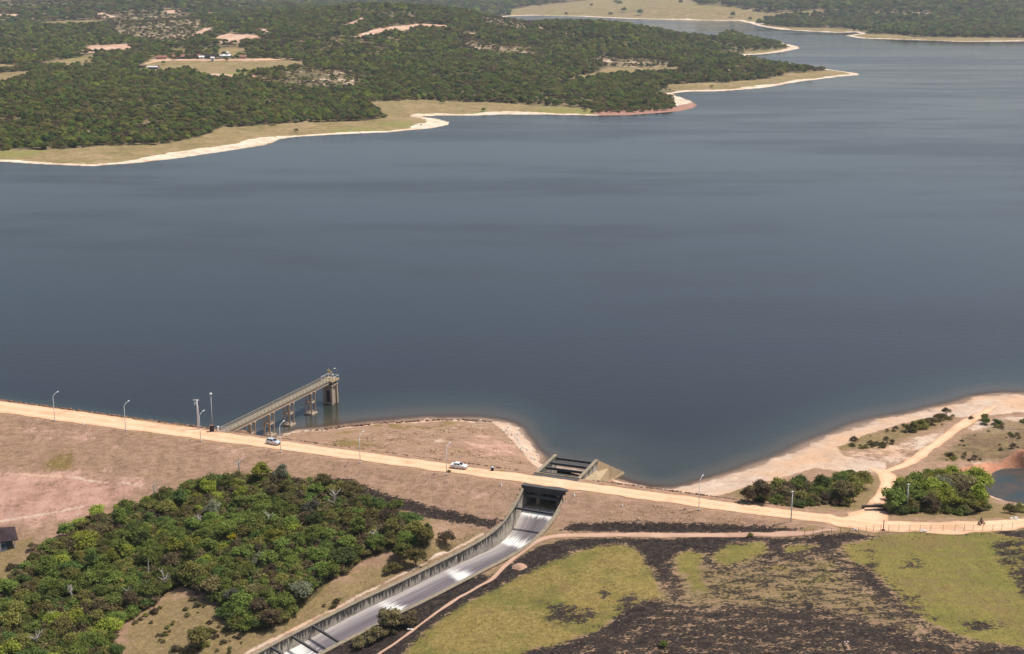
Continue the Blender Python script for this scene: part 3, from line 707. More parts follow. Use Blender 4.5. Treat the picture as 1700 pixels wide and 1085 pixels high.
# ---------------------------------------------------------------- water
wx = axis(-165, 200, 2.4, -5200, 6000, 1.09); wy = axis(290, 470, 2.4, -300, 9000, 1.07)
WX, WY = np.meshgrid(wx, wy); wxr, wyr = WX.ravel(), WY.ravel()
wd = np.full(wxr.shape, 1.0)
_m = (wyr < 700) & (wyr > 200) & (np.abs(wxr) < 900)
wd[_m] = np.clip(-h_near(wxr[_m], wyr[_m]) / 6.0, 0, 1)
wd[sd_poly(wxr, wyr, HOLE) > -.5] = 1.0
pond_d = sd_poly(wxr, wyr, [tuple(W(a, b, 0)[:2]) for a, b in POND])
WF = grid_faces(len(wx), len(wy))
cx, cy = wxr[WF].mean(1), wyr[WF].mean(1)
_s, _n2 = dam_sn(cx, cy)
_pw = pond_d[WF].max(1) > -2.5
lake_f = WF[(_n2 > 1.5) & ~_pw]
def sub(name, fcs, label, mat='water'):
    u = np.zeros(len(wxr), bool); u[fcs] = True; r = np.cumsum(u) - 1
    o = link_mesh(name, np.stack([wxr, wyr, np.zeros(len(wxr))], -1)[u], r[fcs], M[mat], None, True, {'depth': wd[u]})
    return tag(o, label, kind='structure')
sub('lake_water', lake_f, 'slate blue reservoir water with faint wind streaks')
sub('pond_water', WF[_pw & (_n2 > 1.5)], 'dark murky pond behind the bushes at the right end', 'pond')

# ---------------------------------------------------------------- road and tracks
def strip(name, line, half, mat, lift, label, wob=.5, seed=0, nacross=9, drape=True):
    line = np.asarray(line); t = np.gradient(line[:, :2], axis=0); t /= np.linalg.norm(t, axis=1)[:, None]; nn = np.stack([t[:, 1], -t[:, 0]], -1)
    L = np.r_[0, np.cumsum(np.linalg.norm(np.diff(line[:, :2], axis=0), axis=1))]
    half = np.interp(L / L[-1], np.linspace(0, 1, len(half)), half) if isinstance(half, (list, tuple)) else np.full(len(L), half)
    wl = half + (vnoise(L / 3.1, L * 0 + .5, seed) - .5) * 2 * wob + (vnoise(L / .9, L * 0 + 3.5, seed) - .5) * wob * .7
    wr = half + (vnoise(L / 3.1, L * 0 + 7.5, seed) - .5) * 2 * wob + (vnoise(L / .9, L * 0 + 9.5, seed) - .5) * wob * .7
    V = []; ed = []; tr = []
    for k in range(nacross):
        f = -1 + 2 * k / (nacross - 1)
        p = line[:, :2] + nn * (f * np.where(f < 0, wl, wr))[:, None]
        z = H(p[:, 0], p[:, 1]) + lift - (.05 if k in (0, nacross - 1) else 0)
        V.append(np.c_[p, z]); ed.append(np.full(len(L), .72 if k in (0, nacross - 1) else (.25 if k in (1, nacross - 2) else 0))); tr.append(np.full(len(L), 1.0 if k in (2, 3, nacross - 3, nacross - 4) else 0.))
    n = len(L); idx = np.arange(n * nacross).reshape(nacross, n)
    Fq = np.stack([idx[:-1, :-1], idx[:-1, 1:], idx[1:, 1:], idx[1:, :-1]], -1).reshape(-1, 4)[:, ::-1]
    o = link_mesh(name, np.concatenate(V), Fq, mat, None, True, {'edge': np.concatenate(ed), 'track': np.concatenate(tr)})
    return tag(o, label, kind='structure')
road_l = smooth_line([np.array(p) for p in ROAD[::8]], .9)
road_l = road_l[(road_l[:, 0] > -700) & (road_l[:, 0] < 420)]
strip('dirt_road', road_l, [4.5] * 11 + [3.2, 2.8, 2.8, 2.8, 2.8], M['road'], .10, 'pale orange dirt road along the crest of the dam', .45, 3, 11)
for k_, (ln_, hw_, lab_, mt_, wb_, lf_) in TRACKS.items():
    strip(k_, ln_, hw_, M[mt_], lf_ - (.03 if k_ == 'side_track' else 0), lab_, wb_, len(k_), 7)
strip('farm_drive', smooth_line([p[:2] for p in ground([(240, 106), (270, 101), (330, 99), (400, 98.5), (450, 99), (500, 96)])], 2.0), [2.0, 5, 5, 5, 1.5], M['road'], .4, 'pale drive in front of the far farm houses', 1.0, 12, 5)
# ---------------------------------------------------------------- spillway
so = DW(168.6, -8, 0)
spill = empty('spillway', tuple(so), 'concrete spillway chute with stained walls curving down from under the dam road', 'spillway')
def part(name, mb, mat, parent, smooth=False):
    o = mb.build(name, mat, None, smooth)
    o.data.transform(Matrix.Translation(-parent.location)) ; o.parent = parent
    return o
def set_attr(o, name, vals):
    at = o.data.attributes.new(name, 'FLOAT', 'POINT'); at.data.foreach_set('value', np.asarray(vals, np.float32))
def wall_panel(a, b, nrm, ztop, zbot, th, joint=.10, inset=.0, ncol=1):
    """upright panel from a to b (plan), inner face along a-b, thickness th along nrm; 8 rows so that the stain attribute has room"""
    a = np.array(a, float); b = np.array(b, float); d = (b - a) / np.linalg.norm(b - a)
    a2 = a + d * joint / 2; b2 = b - d * joint / 2
    rows = 4; V = []; F = []; td = []
    for k in range(rows + 1):
        f = k / rows
        for q, zt, zb in ((a2, ztop[0], zbot[0]), (b2, ztop[1], zbot[1]), (b2 + nrm * th, ztop[1], zbot[1]), (a2 + nrm * th, ztop[0], zbot[0])):
            V.append((q[0], q[1], zt + (zb - zt) * f)); td.append((zt - zb) * f)
    for k in range(rows):
        for i in range(4): F.append((k * 4 + i, k * 4 + (i + 1) % 4, k * 4 + 4 + (i + 1) % 4, k * 4 + 4 + i))
    F += [(0, 3, 2, 1), tuple(rows * 4 + i for i in range(4))]
    m = MB(); m.add(V, F); return m, td
def add_panel(*a, mat='wall', name='wall_panel', **k):
    m, td = wall_panel(*a, **k); o = part(name, m, M[mat], spill)
    set_attr(o, 'topd', td); return o
# left and right chute walls, panel by panel; coping piece and floor slab per bay
for i in range(len(CHL) - 1):
    a, b = CHL[i], CHL[i + 1]; nl = -(CHN[i] + CHN[i + 1]) / 2
    bulge = .05 * (i % 2)
    add_panel(a[:2] + nl * bulge, b[:2] + nl * bulge, nl, (a[2] - .16, b[2] - .16), (a[2] - a[3] - .8, b[2] - b[3] - .8), .75)
    c = MB(); w0, w1 = -.07, .95
    c.hexa([(a[0] + nl[0] * w0, a[1] + nl[1] * w0, a[2] - .16), (b[0] + nl[0] * w0, b[1] + nl[1] * w0, b[2] - .16), (b[0] + nl[0] * w1, b[1] + nl[1] * w1, b[2] - .16), (a[0] + nl[0] * w1, a[1] + nl[1] * w1, a[2] - .16)],
           [(a[0] + nl[0] * w0, a[1] + nl[1] * w0, a[2]), (b[0] + nl[0] * w0, b[1] + nl[1] * w0, b[2]), (b[0] + nl[0] * w1, b[1] + nl[1] * w1, b[2]), (a[0] + nl[0] * w1, a[1] + nl[1] * w1, a[2])])
    part('coping', c, M['coping'], spill)
    ra, rb_ = CHR[i], CHR[i + 1]; nr = -nl
    add_panel(ra, rb_, nr, (a[2] - .16, b[2] - .16), (a[2] - a[3] - .8, b[2] - b[3] - .8), .75)
    c = MB(); dz = .02 * (i % 3)
    c.hexa([(ra[0] - nr[0] * .07, ra[1] - nr[1] * .07, a[2] - .16), (rb_[0] - nr[0] * .07, rb_[1] - nr[1] * .07, b[2] - .16), (rb_[0] + nr[0] * .95, rb_[1] + nr[1] * .95, b[2] - .16), (ra[0] + nr[0] * .95, ra[1] + nr[1] * .95, a[2] - .16)],
           [(ra[0] - nr[0] * .07, ra[1] - nr[1] * .07, a[2] + dz), (rb_[0] - nr[0] * .07, rb_[1] - nr[1] * .07, b[2] + dz), (rb_[0] + nr[0] * .95, rb_[1] + nr[1] * .95, b[2] + dz), (ra[0] + nr[0] * .95, ra[1] + nr[1] * .95, a[2] + dz)])
    part('coping', c, M['coping'], spill)
# floor slabs, two bays each, with a small step at each joint; foam where water breaks over a step
FOAM = [(915, 855), (866, 893), (768, 945), (655, 991), (505, 1072), (460, 1090)]
_mid = (CHL[:, :2] + CHR) / 2
_fc = []
for px, py in FOAM:
    best = min(range(len(CHL)), key=lambda i: (lambda q: (q[0] - px) ** 2 + (q[1] - py) ** 2)(to_photo([_mid[i, 0], _mid[i, 1], CHL[i, 2] - CHL[i, 3]])))
    _fc.append(best)
_zf = CHL[:, 2] - CHL[:, 3]
for i in range(0, len(CHL) - 1, 2):
    j = min(i + 2, len(CHL) - 1)
    V = []; F = []; ac = []; al = []; fo = []; NA, NL = 11, 9
    for k in range(NL):
        f = i + (j - i) * k / (NL - 1); i0 = min(int(f), len(CHL) - 2); g = f - i0
        g2 = g if k < NL - 1 else g - .012
        l = CHL[i0, :2] * (1 - g2) + CHL[i0 + 1, :2] * g2; r = CHR[i0] * (1 - g2) + CHR[i0 + 1] * g2; z = _zf[i0] * (1 - g) + _zf[i0 + 1] * g
        z += .05 * (1 - k / (NL - 1))
        for q in range(NA):
            u = q / (NA - 1); p = l * (1 - u) + r * u
            V.append((p[0], p[1], z)); ac.append(u); al.append(f * 2.6)
            w = max([math.exp(-(((f - c - .3) / ((1.0 if f < c + .3 else .55) if n_ < 4 else 1.5)) ** 2)) for n_, c in enumerate(_fc)])
            if _fc.index(min(_fc, key=lambda c: abs(c - f))) >= 2 and _fc.index(min(_fc, key=lambda c: abs(c - f))) < 4: w *= .55 + .65 * max(0, 1 - abs(u - .55) * 2)
            fo.append(w * .82)
    n0 = len(V)
    for q in range(NA * NL): V.append((V[q][0], V[q][1], V[q][2] - .5)); ac.append(ac[q]); al.append(al[q]); fo.append(0)
    for k in range(NL - 1):
        for q in range(NA - 1):
            a0 = k * NA + q; F.append((a0, a0 + 1, a0 + NA + 1, a0 + NA))
    e = (NL - 1) * NA
    for q in range(NA - 1): F.append((e + q, e + q + 1, n0 + e + q + 1, n0 + e + q)); F.append((q + 1, q, n0 + q, n0 + q + 1))
    m = MB(); m.add(V, F); o = part('floor_slab', m, M['floor'], spill, False)
    set_attr(o, 'across', ac); set_attr(o, 'along', al); set_attr(o, 'foam', fo)
# cross struts over the chute
def chute_at(px, py):      # bay whose left coping is nearest to a photo point
    return min(range(len(CHL)), key=lambda i: (lambda q: (q[0] - px) ** 2 + (q[1] - py) ** 2)(to_photo([CHL[i, 0], CHL[i, 1], CHL[i, 2]])))
for px, py in ((861, 834), (513, 1043), (480, 1063), (447, 1081)):
    i = chute_at(px, py); l = CHL[i]; r = CHR[i]; z = l[2] - .45
    if py < 900: z -= .25
    part('strut', MB().bar((l[0] - CHN[i, 0] * .1, l[1] - CHN[i, 1] * .1, z), (r[0] + CHN[i, 0] * .1, r[1] + CHN[i, 1] * .1, z), .42, .5), M['beam'], spill)
# inlet walls, beams, wing wall
for k in range(6):
    n0, n1 = -4.2 + (N_UP + 4.2) * k / 6, -4.2 + (N_UP + 4.2) * (k + 1) / 6
    if n0 < -.3 + 0: zt = 7.1
    zt = 7.1 if n0 < 4.0 else 7.82
    add_panel(DW(S_L, n1)[:2], DW(S_L, n0)[:2], -DU, (zt, zt), (-4, -4), .7)
    add_panel(DW(S_R, n0)[:2], DW(S_R, n1)[:2], DU, (zt, zt), (-4, -4), .7)
for s, sg in ((S_L, -1), (S_R, 1)):
    m = MB(); q = [DW(s - sg * .06, 5.02), DW(s - sg * .06, N_UP + .1), DW(s + sg * .8, N_UP + .1), DW(s + sg * .8, 5.02)]
    m.hexa([(p[0], p[1], 7.82) for p in q], [(p[0], p[1], 8.0) for p in q]); part('coping', m, M['coping'], spill)
for n in (7.6, 11.3, 15.0, 18.9):
    part('beam', MB().bar(DW(S_L, n, 7.2), DW(S_R, n, 7.2), .5, .6), M['beam'], spill)
# flared wing wall on the right of the inlet and its sloping tan apron
Pq = W(1037, 785, 0.0)
wa = DW(S_R + .7, N_UP - .1)[:2]
for k in range(4):
    f0, f1 = k / 4, (k + 1) / 4
    a = wa + (Pq[:2] - wa) * f0; b = wa + (Pq[:2] - wa) * f1; dd = (b - a) / np.linalg.norm(b - a); nr_ = np.array([-dd[1], dd[0]])
    add_panel(a, b, nr_, (7.9 - 7.6 * f0, 7.9 - 7.6 * f1), (-4, -4), .45, mat='tan', name='wing_panel')
def sheet(pts, depth=.35):
    c = np.array(pts); m = MB(); n = len(pts)
    m.add([tuple(p) for p in c] + [(p[0], p[1], p[2] - depth) for p in c], [tuple(range(n))[::-1], tuple(range(n, 2 * n))] + [(i, i + 1 if i + 1 < n else 0, (i + 1 if i + 1 < n else 0) + n, i + n) for i in range(n)])
    return m
r1 = DW(S_R + .72, 18.9, 5.3); r2 = DW(S_R + .72, 6.2, 6.9); w2 = W(1011.5, 772.5, 4.0); p3 = W(1036.5, 785.5, .15); p4 = W(1010, 800, 0.1); p5 = DW(S_R + 5.0, 6.3, 7.3)
part('apron', sheet([r1, p5, r2][::1]), M['tan'], spill); part('apron', sheet([r1, w2, p3, p4, p5]), M['tan'], spill)
# gate bay under the road: two piers, dark gate, sill
for s in (166.0, 171.2):
    q = [DW(s - .45, -2.6), DW(s + .45, -2.6), DW(s + .45, 4.5), DW(s - .45, 4.5)]
    q2 = [DW(s - .45, -1.2), DW(s + .45, -1.2), DW(s + .45, 4.5), DW(s - .45, 4.5)]
    part('gate_pier', MB().hexa([(p[0], p[1], 0) for p in q], [(p[0], p[1], 7.05) for p in q2]), M['pier'], spill)
q = [DW(166.45, 1.0), DW(170.75, 1.0), DW(170.75, 1.25), DW(166.45, 1.25)]
part('gate_leaf', MB().hexa([(p[0], p[1], 1.4) for p in q], [(p[0], p[1], 6.8) for p in q]), M['gate'], spill)
for s0, s1 in ((S_L + .02, 165.55), (171.65, S_R - .02)):
    q = [DW(s0, 2.0), DW(s1, 2.0), DW(s1, 2.4), DW(s0, 2.4)]
    part('side_gate', MB().hexa([(p[0], p[1], 1.0) for p in q], [(p[0], p[1], 6.2) for p in q]), M['pier'], spill)
q = [DW(S_L + .02, -4.0), DW(S_R - .02, -4.0), DW(S_R - .02, 4.6), DW(S_L + .02, 4.6)]; z0 = CHL[0, 2] - CHL[0, 3]
part('sill', MB().hexa([(p[0], p[1], -3) for p in q], [(p[0], p[1], z0 + .1) for p in q]), M['tan'], spill)

# ---------------------------------------------------------------- road bridge over the spillway
br = empty('road_bridge', tuple(DW(168.6, 0, 7.1)), 'short dark concrete bridge carrying the dirt road over the spillway', 'bridge')
q = [DW(S_L - .75, -4.6), DW(S_R + .75, -4.6), DW(S_R + .75, 4.75), DW(S_L - .75, 4.75)]
part('deck', MB().hexa([(p[0], p[1], 7.5) for p in q], [(p[0], p[1], 8.03) for p in q]), M['beam'], br)
for n in (-4.3, -1.6, 1.6, 4.4):
    part('girder', MB().bar(DW(S_L - .3, n, 7.02), DW(S_R + .3, n, 7.02), .5, .92), M['beam'], br)
q = [DW(S_L - .7, -4.85), DW(S_R + .7, -4.85), DW(S_R + .7, -4.58), DW(S_L - .7, -4.58)]
part('kerb', MB().hexa([(p[0], p[1], 7.4) for p in q], [(p[0], p[1], 8.22) for p in q]), M['beam'], br)
q = [DW(S_L - .7, 4.73), DW(S_R + .7, 4.73), DW(S_R + .7, 5.0), DW(S_L - .7, 5.0)]
part('kerb', MB().hexa([(p[0], p[1], 7.4) for p in q], [(p[0], p[1], 8.25) for p in q]), M['tan'], br)
part('lower_beam', MB().bar(DW(S_L, -4.3, 5.5), DW(S_R, -4.3, 5.5), .5, .7), M['beam'], br)

# ---------------------------------------------------------------- intake pier
pa = W(370, 715.5, 8.0); pb = W(547, 628, 8.0)
pd = (pb - pa)[:2]; PL = np.linalg.norm(pd); pd /= PL; pn = np.array([pd[1], -pd[0]])       # pn: right side
pier = empty('intake_pier', (pa[0], pa[1], 8.0), 'long concrete walkway pier on framed columns reaching out into the reservoir', 'pier')
def PW(t, s, z): p = pa[:2] + pd * t + pn * s; return (p[0], p[1], z)
bays = 14
for k in range(bays):
    t0, t1 = PL * k / bays + .03, PL * (k + 1) / bays - .03
    part('deck_slab', MB().hexa([PW(t0, -1.05, 7.55), PW(t0, 1.05, 7.55), PW(t1, 1.05, 7.55), PW(t1, -1.05, 7.55)], [PW(t0, -1.05, 7.8), PW(t0, 1.05, 7.8), PW(t1, 1.05, 7.8), PW(t1, -1.05, 7.8)]), M['deck'], pier)
for s in (-.8, .8):
    part('girder', MB().hexa([PW(0, s - .17, 6.75), PW(0, s + .17, 6.75), PW(PL, s + .17, 6.75), PW(PL, s - .17, 6.75)], [PW(0, s - .17, 7.54), PW(0, s + .17, 7.54), PW(PL, s + .17, 7.54), PW(PL, s - .17, 7.54)]), M['pier'], pier)
for s in (-1.12, 1.12):
    rail = part('railing', MB().bar(PW(0, s, 8.85), PW(PL, s, 8.85), .12, .14), M['deck'], pier)
    def sub_(name, mb, mat):
        o = mb.build(name, mat); o.data.transform(Matrix.Translation(-pier.location)); o.parent = rail
    sub_('rail', MB().bar(PW(0, s, 8.35), PW(PL, s, 8.35), .09, .1), M['deck'])
    sub_('edge_beam', MB().bar(PW(0, s, 7.86), PW(PL, s, 7.86), .16, .3), M['deck'])
    for k in range(31):
        t = PL * k / 30
        sub_('post', MB().bar(PW(t, s, 7.7), PW(t, s, 8.85), .13), M['deck'])
def bent(t, ztop):
    b = part('bent', MB().hexa([PW(t - 1.6, -1.6, -.9), PW(t - 1.6, 1.6, -.9), PW(t + 1.6, 1.6, -.9), PW(t + 1.6, -1.6, -.9)], [PW(t - 1.45, -1.45, .45), PW(t - 1.45, 1.45, .45), PW(t + 1.45, 1.45, .45), PW(t + 1.45, -1.45, .45)]), M['pier'], pier)
    def s_(name, mb, mat='pier'):
        o = mb.build(name, M[mat]); o.data.transform(Matrix.Translation(-pier.location)); o.parent = b
    for a in (-1.05, 1.05):
        for c in (-.95, .95): s_('column', MB().bar(PW(t + a, c, .3), PW(t + a, c, ztop), .42))
        s_('crossbeam', MB().bar(PW(t + a, -1.1, 3.7), PW(t + a, 1.1, 3.7), .36, .5)); s_('cap_beam', MB().bar(PW(t + a, -1.3, ztop - .2), PW(t + a, 1.3, ztop - .2), .5, .5))
    for c in (-.95, .95): s_('crossbeam', MB().bar(PW(t - 1.0, c, 3.7), PW(t + 1.0, c, 3.7), .32, .5))
for px, py in ((413, 738), (447, 722), (480, 705), (512, 685.5)):
    w = W(px, py, 0)[:2]; bent(float((w - pa[:2]) @ pd), 6.74)
# head: intake tower with corner buttresses, collar, platform, hoist frame and lamp
T = PL + .2
tw = part('tower', MB().hexa([PW(T - 1.3, -1.3, -2), PW(T - 1.3, 1.3, -2), PW(T + 1.5, 1.3, -2), PW(T + 1.5, -1.3, -2)], [PW(T - 1.2, -1.2, 5.3), PW(T - 1.2, 1.2, 5.3), PW(T + 1.4, 1.2, 5.3), PW(T + 1.4, -1.2, 5.3)]), M['pier'], pier)
def tsub(name, mb, mat):
    o = mb.build(name, M[mat]); o.data.transform(Matrix.Translation(-pier.location)); o.parent = tw
for a in (-1.45, 1.6):
    for c in (-1.45, 1.45): tsub('buttress', MB().hexa([PW(T + a - .35, c - .35, -2), PW(T + a - .35, c + .35, -2), PW(T + a + .35, c + .35, -2), PW(T + a + .35, c - .35, -2)], [PW(T + a * .92 - .3, c * .92 - .3, 5.6), PW(T + a * .92 - .3, c * .92 + .3, 5.6), PW(T + a * .92 + .3, c * .92 + .3, 5.6), PW(T + a * .92 + .3, c * .92 - .3, 5.6)]), 'pier')
tsub('collar', MB().hexa([PW(T - 1.7, -1.7, 5.6), PW(T - 1.7, 1.7, 5.6), PW(T + 1.8, 1.7, 5.6), PW(T + 1.8, -1.7, 5.6)], [PW(T - 1.9, -1.9, 6.3), PW(T - 1.9, 1.9, 6.3), PW(T + 2.0, 1.9, 6.3), PW(T + 2.0, -1.9, 6.3)]), 'pier')
tsub('opening', MB().hexa([PW(T - 1.36, -.5, .8), PW(T - 1.36, .5, .8), PW(T - 1.2, .5, .8), PW(T - 1.2, -.5, .8)], [PW(T - 1.36, -.5, 4.4), PW(T - 1.36, .5, 4.4), PW(T - 1.2, .5, 4.4), PW(T - 1.2, -.5, 4.4)]), 'gate')  # solid dark panel, the opening's inner shade put into its colour
for a in (-1.2, 1.4):
    for c in (-1.2, 1.2): tsub('stub_column', MB().bar(PW(T + a, c, 6.2), PW(T + a, c, 7.3), .4), 'beam')
part('platform', MB().hexa([PW(T - 2.1, -2.0, 7.25), PW(T - 2.1, 2.0, 7.25), PW(T + 2.3, 2.0, 7.25), PW(T + 2.3, -2.0, 7.25)], [PW(T - 2.1, -2.0, 7.83), PW(T - 2.1, 2.0, 7.83), PW(T + 2.3, 2.0, 7.83), PW(T + 2.3, -2.0, 7.83)]), M['tan'], pier)
gr_ = part('platform_railing', MB().bar(PW(T + 2.2, -1.9, 8.8), PW(T + 2.2, 1.9, 8.8), .1), M['galv'], pier)
for a, c, a2, c2 in ((2.2, -1.9, -2., -1.9), (2.2, 1.9, -1.2, 1.9)):
    o = MB().bar(PW(T + a, c, 8.8), PW(T + a2, c2, 8.8), .1).build('rail', M['galv']); o.data.transform(Matrix.Translation(-pier.location)); o.parent = gr_
for a, c in ((2.2, -1.9), (2.2, 0), (2.2, 1.9), (.2, 1.9), (-1.2, 1.9), (.2, -1.9), (-2, -1.9)):
    o = MB().bar(PW(T + a, c, 7.8), PW(T + a, c, 8.85), .1).build('post', M['galv']); o.data.transform(Matrix.Translation(-pier.location)); o.parent = gr_
ho = part('hoist', MB().bar(PW(T + .3, -1.0, 9.2), PW(T + .3, 1.0, 9.2), .35, .3), M['white'], pier)
def hs(name, mb, mat):
    o = mb.build(name, M[mat]); o.data.transform(Matrix.Translation(-pier.location)); o.parent = ho
for c in (-.9, .0, .9): hs('frame_post', MB().bar(PW(T + .3, c, 7.8), PW(T + .3, c, 9.9 if c <= 0 else 9.1), .17), 'galv')
hs('motor', MB().tube([PW(T + .3, -.95, 10.35), PW(T + .3, -.15, 10.35)], .33, 10), 'rust'); hs('gearbox', MB().box((*PW(T + .3, .35, 0)[:2], 9.75), (.6, .7, .55), 0, .08), 'rust')
hs('spindle', MB().tube([PW(T + .3, -.5, 9.2), PW(T + .3, -.5, 11.0)], .07, 6), 'pole')
lp_ = part('lamp_post', MB().tube([PW(T + 1.6, 1.6, 7.8), PW(T + 1.6, 1.6, 10.4), PW(T + 1.2, 1.3, 11.0)], [.1, .08, .06], 8), M['deck'], pier)
o = MB().box((*PW(T + 1.05, 1.15, 0)[:2], 11.05), (.55, .25, .14), .6, .03).build('lamp_head', M['white']); o.data.transform(Matrix.Translation(-pier.location)); o.parent = lp_
# ---------------------------------------------------------------- trees
def crown_mesh(name, mat, seed, rad, height, base, lobes, clumps, size, flat=.75, fill=1.0):
    """leaf clumps spread through several lobes inside a dome; x,y,z local to the foot of the trunk"""
    r = np.random.default_rng(seed)
    L = []
    nl = int(lobes * 2.1)
    for k in range(nl):
        a = r.random() * 2 * math.pi; q = rad * .80 * math.sqrt(r.random()); lr = rad * r.uniform(.24, .44)
        dome = 1 - (q / (rad * 1.08)) ** 2
        zc = base + (height - base) * (dome * r.uniform(.45, .86) + .08)
        L.append((math.cos(a) * q, math.sin(a) * q, zc, lr, lr * flat * r.uniform(.75, 1.15)))
    L.append((0, 0, base + (height - base) * .45, rad * .62, (height - base) * .42))
    V = []; F = []; n = 0
    wts = np.array([l[3] ** 2 for l in L]); wts /= wts.sum()
    pick = r.choice(len(L), clumps, p=wts)
    for li in pick:
        lx, ly, lz, lr, lh = L[li]
        if r.random() > fill: continue
        u = r.normal(size=3); u /= np.linalg.norm(u)
        if u[2] < -.3 and r.random() < .8: u[2] = -u[2]
        rr = .55 + .5 * r.random() if r.random() < .82 else 1.0 + .45 * r.random() ** 2
        p = np.array([lx + u[0] * lr * rr, ly + u[1] * lr * rr, max(.15, lz + u[2] * lh * rr)])
        nn = u * .55 + r.normal(size=3) * .5 + np.array([0, 0, .45]); nn /= np.linalg.norm(nn)
        t = np.cross(nn, r.normal(size=3)); t /= np.linalg.norm(t); b = np.cross(nn, t)
        s = size * (.5 + .9 * r.random()); s2 = s * (.4 + .35 * r.random())
        V += [p - t * s, p + b * s2 - nn * s * .12, p + t * s, p - b * s2 - nn * s * .12]
        F.append((n, n + 3, n + 2, n + 1)); n += 4
    me = bpy.data.meshes.new(name); me.from_pydata([tuple(q) for q in V], [], F); me.update(); me.materials.append(mat)
    return me
def trunk_mesh(name, mat, seed, rad, height, base):
    r = random.Random(seed); m = MB()
    top = base + (height - base) * .45
    m.tube([(0, 0, -.4), (.05, .03, base * .6), (r.uniform(-.2, .2), r.uniform(-.2, .2), top)], [.20, .15, .08], 6)
    for k in range(4):
        a = 2 * math.pi * (k + r.random() * .5) / 4
        m.tube([(.03, .02, base * .75 + .1 * k), (math.cos(a) * rad * .3, math.sin(a) * rad * .3, base + (height - base) * .3), (math.cos(a) * rad * .62, math.sin(a) * rad * .62, base + (height - base) * .52)], [.09, .06, .03], 5)
    o = m.build(name, mat); me = o.data; bpy.data.objects.remove(o); return me

# kinds: name, shape words, radius, height, crown base, lobes, clumps, leaf size, flatness
SHAPES = [('broad', 3.3, 5.0, 1.3, 7, 1150, .36, .72), ('round', 2.6, 5.2, 1.0, 6, 950, .34, .9), ('tall', 2.2, 6.6, 1.6, 6, 900, .34, 1.1), ('spreading', 3.9, 4.6, 1.5, 9, 1300, .37, .55), ('low', 2.6, 2.8, .2, 6, 800, .32, .62), ('loose', 2.8, 4.8, 1.0, 7, 620, .33, .8)]
CROWN = {}; TRUNK = {}
for si, (sn, rd_, ht, bs, lb, cl, sz, fl) in enumerate(SHAPES):
    TRUNK[sn] = [trunk_mesh('trunk', M['bark'], 50 + si * 3 + v, rd_, ht, bs) for v in range(2)]
    for ck in LEAF:
        CROWN[sn, ck] = [crown_mesh('crown_%s_%s' % (sn, ck), LEAF[ck], 100 + si * 31 + v * 7 + len(ck), rd_, ht, bs, lb, int(cl * 1.9), sz * .74, fl) for v in range(2)]
CW = {'lime': 'bright lime green', 'green': 'leaf green', 'dark': 'dark green', 'olive': 'olive green', 'brown': 'brownish olive', 'grey': 'grey-green', 'yellow': 'yellow flowering'}
SW = {'broad': 'broad domed', 'round': 'round', 'tall': 'tall narrow', 'spreading': 'flat spreading', 'low': 'low bushy', 'loose': 'thin airy'}
TREES = []      # dicts: shape, colour, x, y, z, scale, place, group
LM = {'grove': [(480, 765, 'at the top of the grove below the road'), (300, 810, 'on the grove edge facing the bare slope'), (160, 850, 'near the pink slope corner of the grove'), (70, 930, 'by the dark-roofed house'), (600, 850, 'beside the burnt strip under the slope'), (690, 890, 'at the grove tip towards the chute'),
                 (540, 960, 'along the chute side of the grove'), (430, 1035, 'by the dry gap near the chute struts'), (400, 900, 'in the thick heart of the grove'), (270, 930, 'around the bleached dead tree in the grove'), (160, 960, 'in the lower middle of the grove'), (120, 1050, 'in the bottom corner of the grove'), (340, 970, 'on the rim of the straw clearing')],
      'left clump': [(1260, 830, 'at the dam end of the roadside thicket'), (1320, 820, 'behind the plain lamp post'), (1400, 820, 'beside the sandy side track'), (1360, 850, 'on the road verge of the thicket')],
      'right clump': [(1500, 800, 'behind the pale pole in the right clump'), (1550, 830, 'in the middle of the right clump'), (1610, 810, 'on the pond side of the right clump'), (1570, 850, 'on the road side of the right clump'), (1490, 835, 'beside the sandy side track, right clump')]}
GRP = {'grove': 'trees of the grove below the dam', 'left clump': 'bushes between the road and the beach', 'right clump': 'trees beside the pond'}
def scatter(poly_px, spacing, place, mixc, shapes, smin, smax, seed, limit=999):
    r = random.Random(seed)
    poly = gpoly(poly_px); xs_ = [p[0] for p in poly]; ys_ = [p[1] for p in poly]
    pts = []
    cand = []
    for _ in range(9000): cand.append((r.uniform(min(xs_), max(xs_)), r.uniform(min(ys_), max(ys_))))
    ca = np.array(cand); ins = sd_poly(ca[:, 0], ca[:, 1], poly) > .2
    ca = ca[ins]; cz = h_near(ca[:, 0], ca[:, 1])
    for (x, y), z in zip(ca, cz):
        sp = spacing * (.85 + .35 * vnoise(np.array([x / 14]), np.array([y / 14]), seed)[0])
        if any((x - q[0]) ** 2 + (y - q[1]) ** 2 < sp * sp for q in pts): continue
        px, py = to_photo((x, y, z + 2))
        if not (-40 < px < 1745 and py < 1135): continue
        pts.append((x, y, z))
        if len(pts) >= limit: break
    for x, y, z in pts:
        k = vnoise(np.array([x / 9]), np.array([y / 9]), seed + 5)[0] * .6 + r.random() * .4
        c = mixc[min(len(mixc) - 1, int(k * len(mixc)))]
        TREES.append(dict(shape=r.choice(shapes), col=c, x=x, y=y, z=z, s=r.uniform(smin, smax), place=place))
_before = 0
scatter(GROVE, 3.8, 'grove', ['dark', 'brown', 'green', 'dark', 'olive', 'green', 'lime', 'olive', 'green', 'grey', 'dark', 'lime', 'brown'], ['broad', 'round', 'broad', 'tall', 'spreading', 'loose', 'round', 'low'], .60, .98, 3, 235)
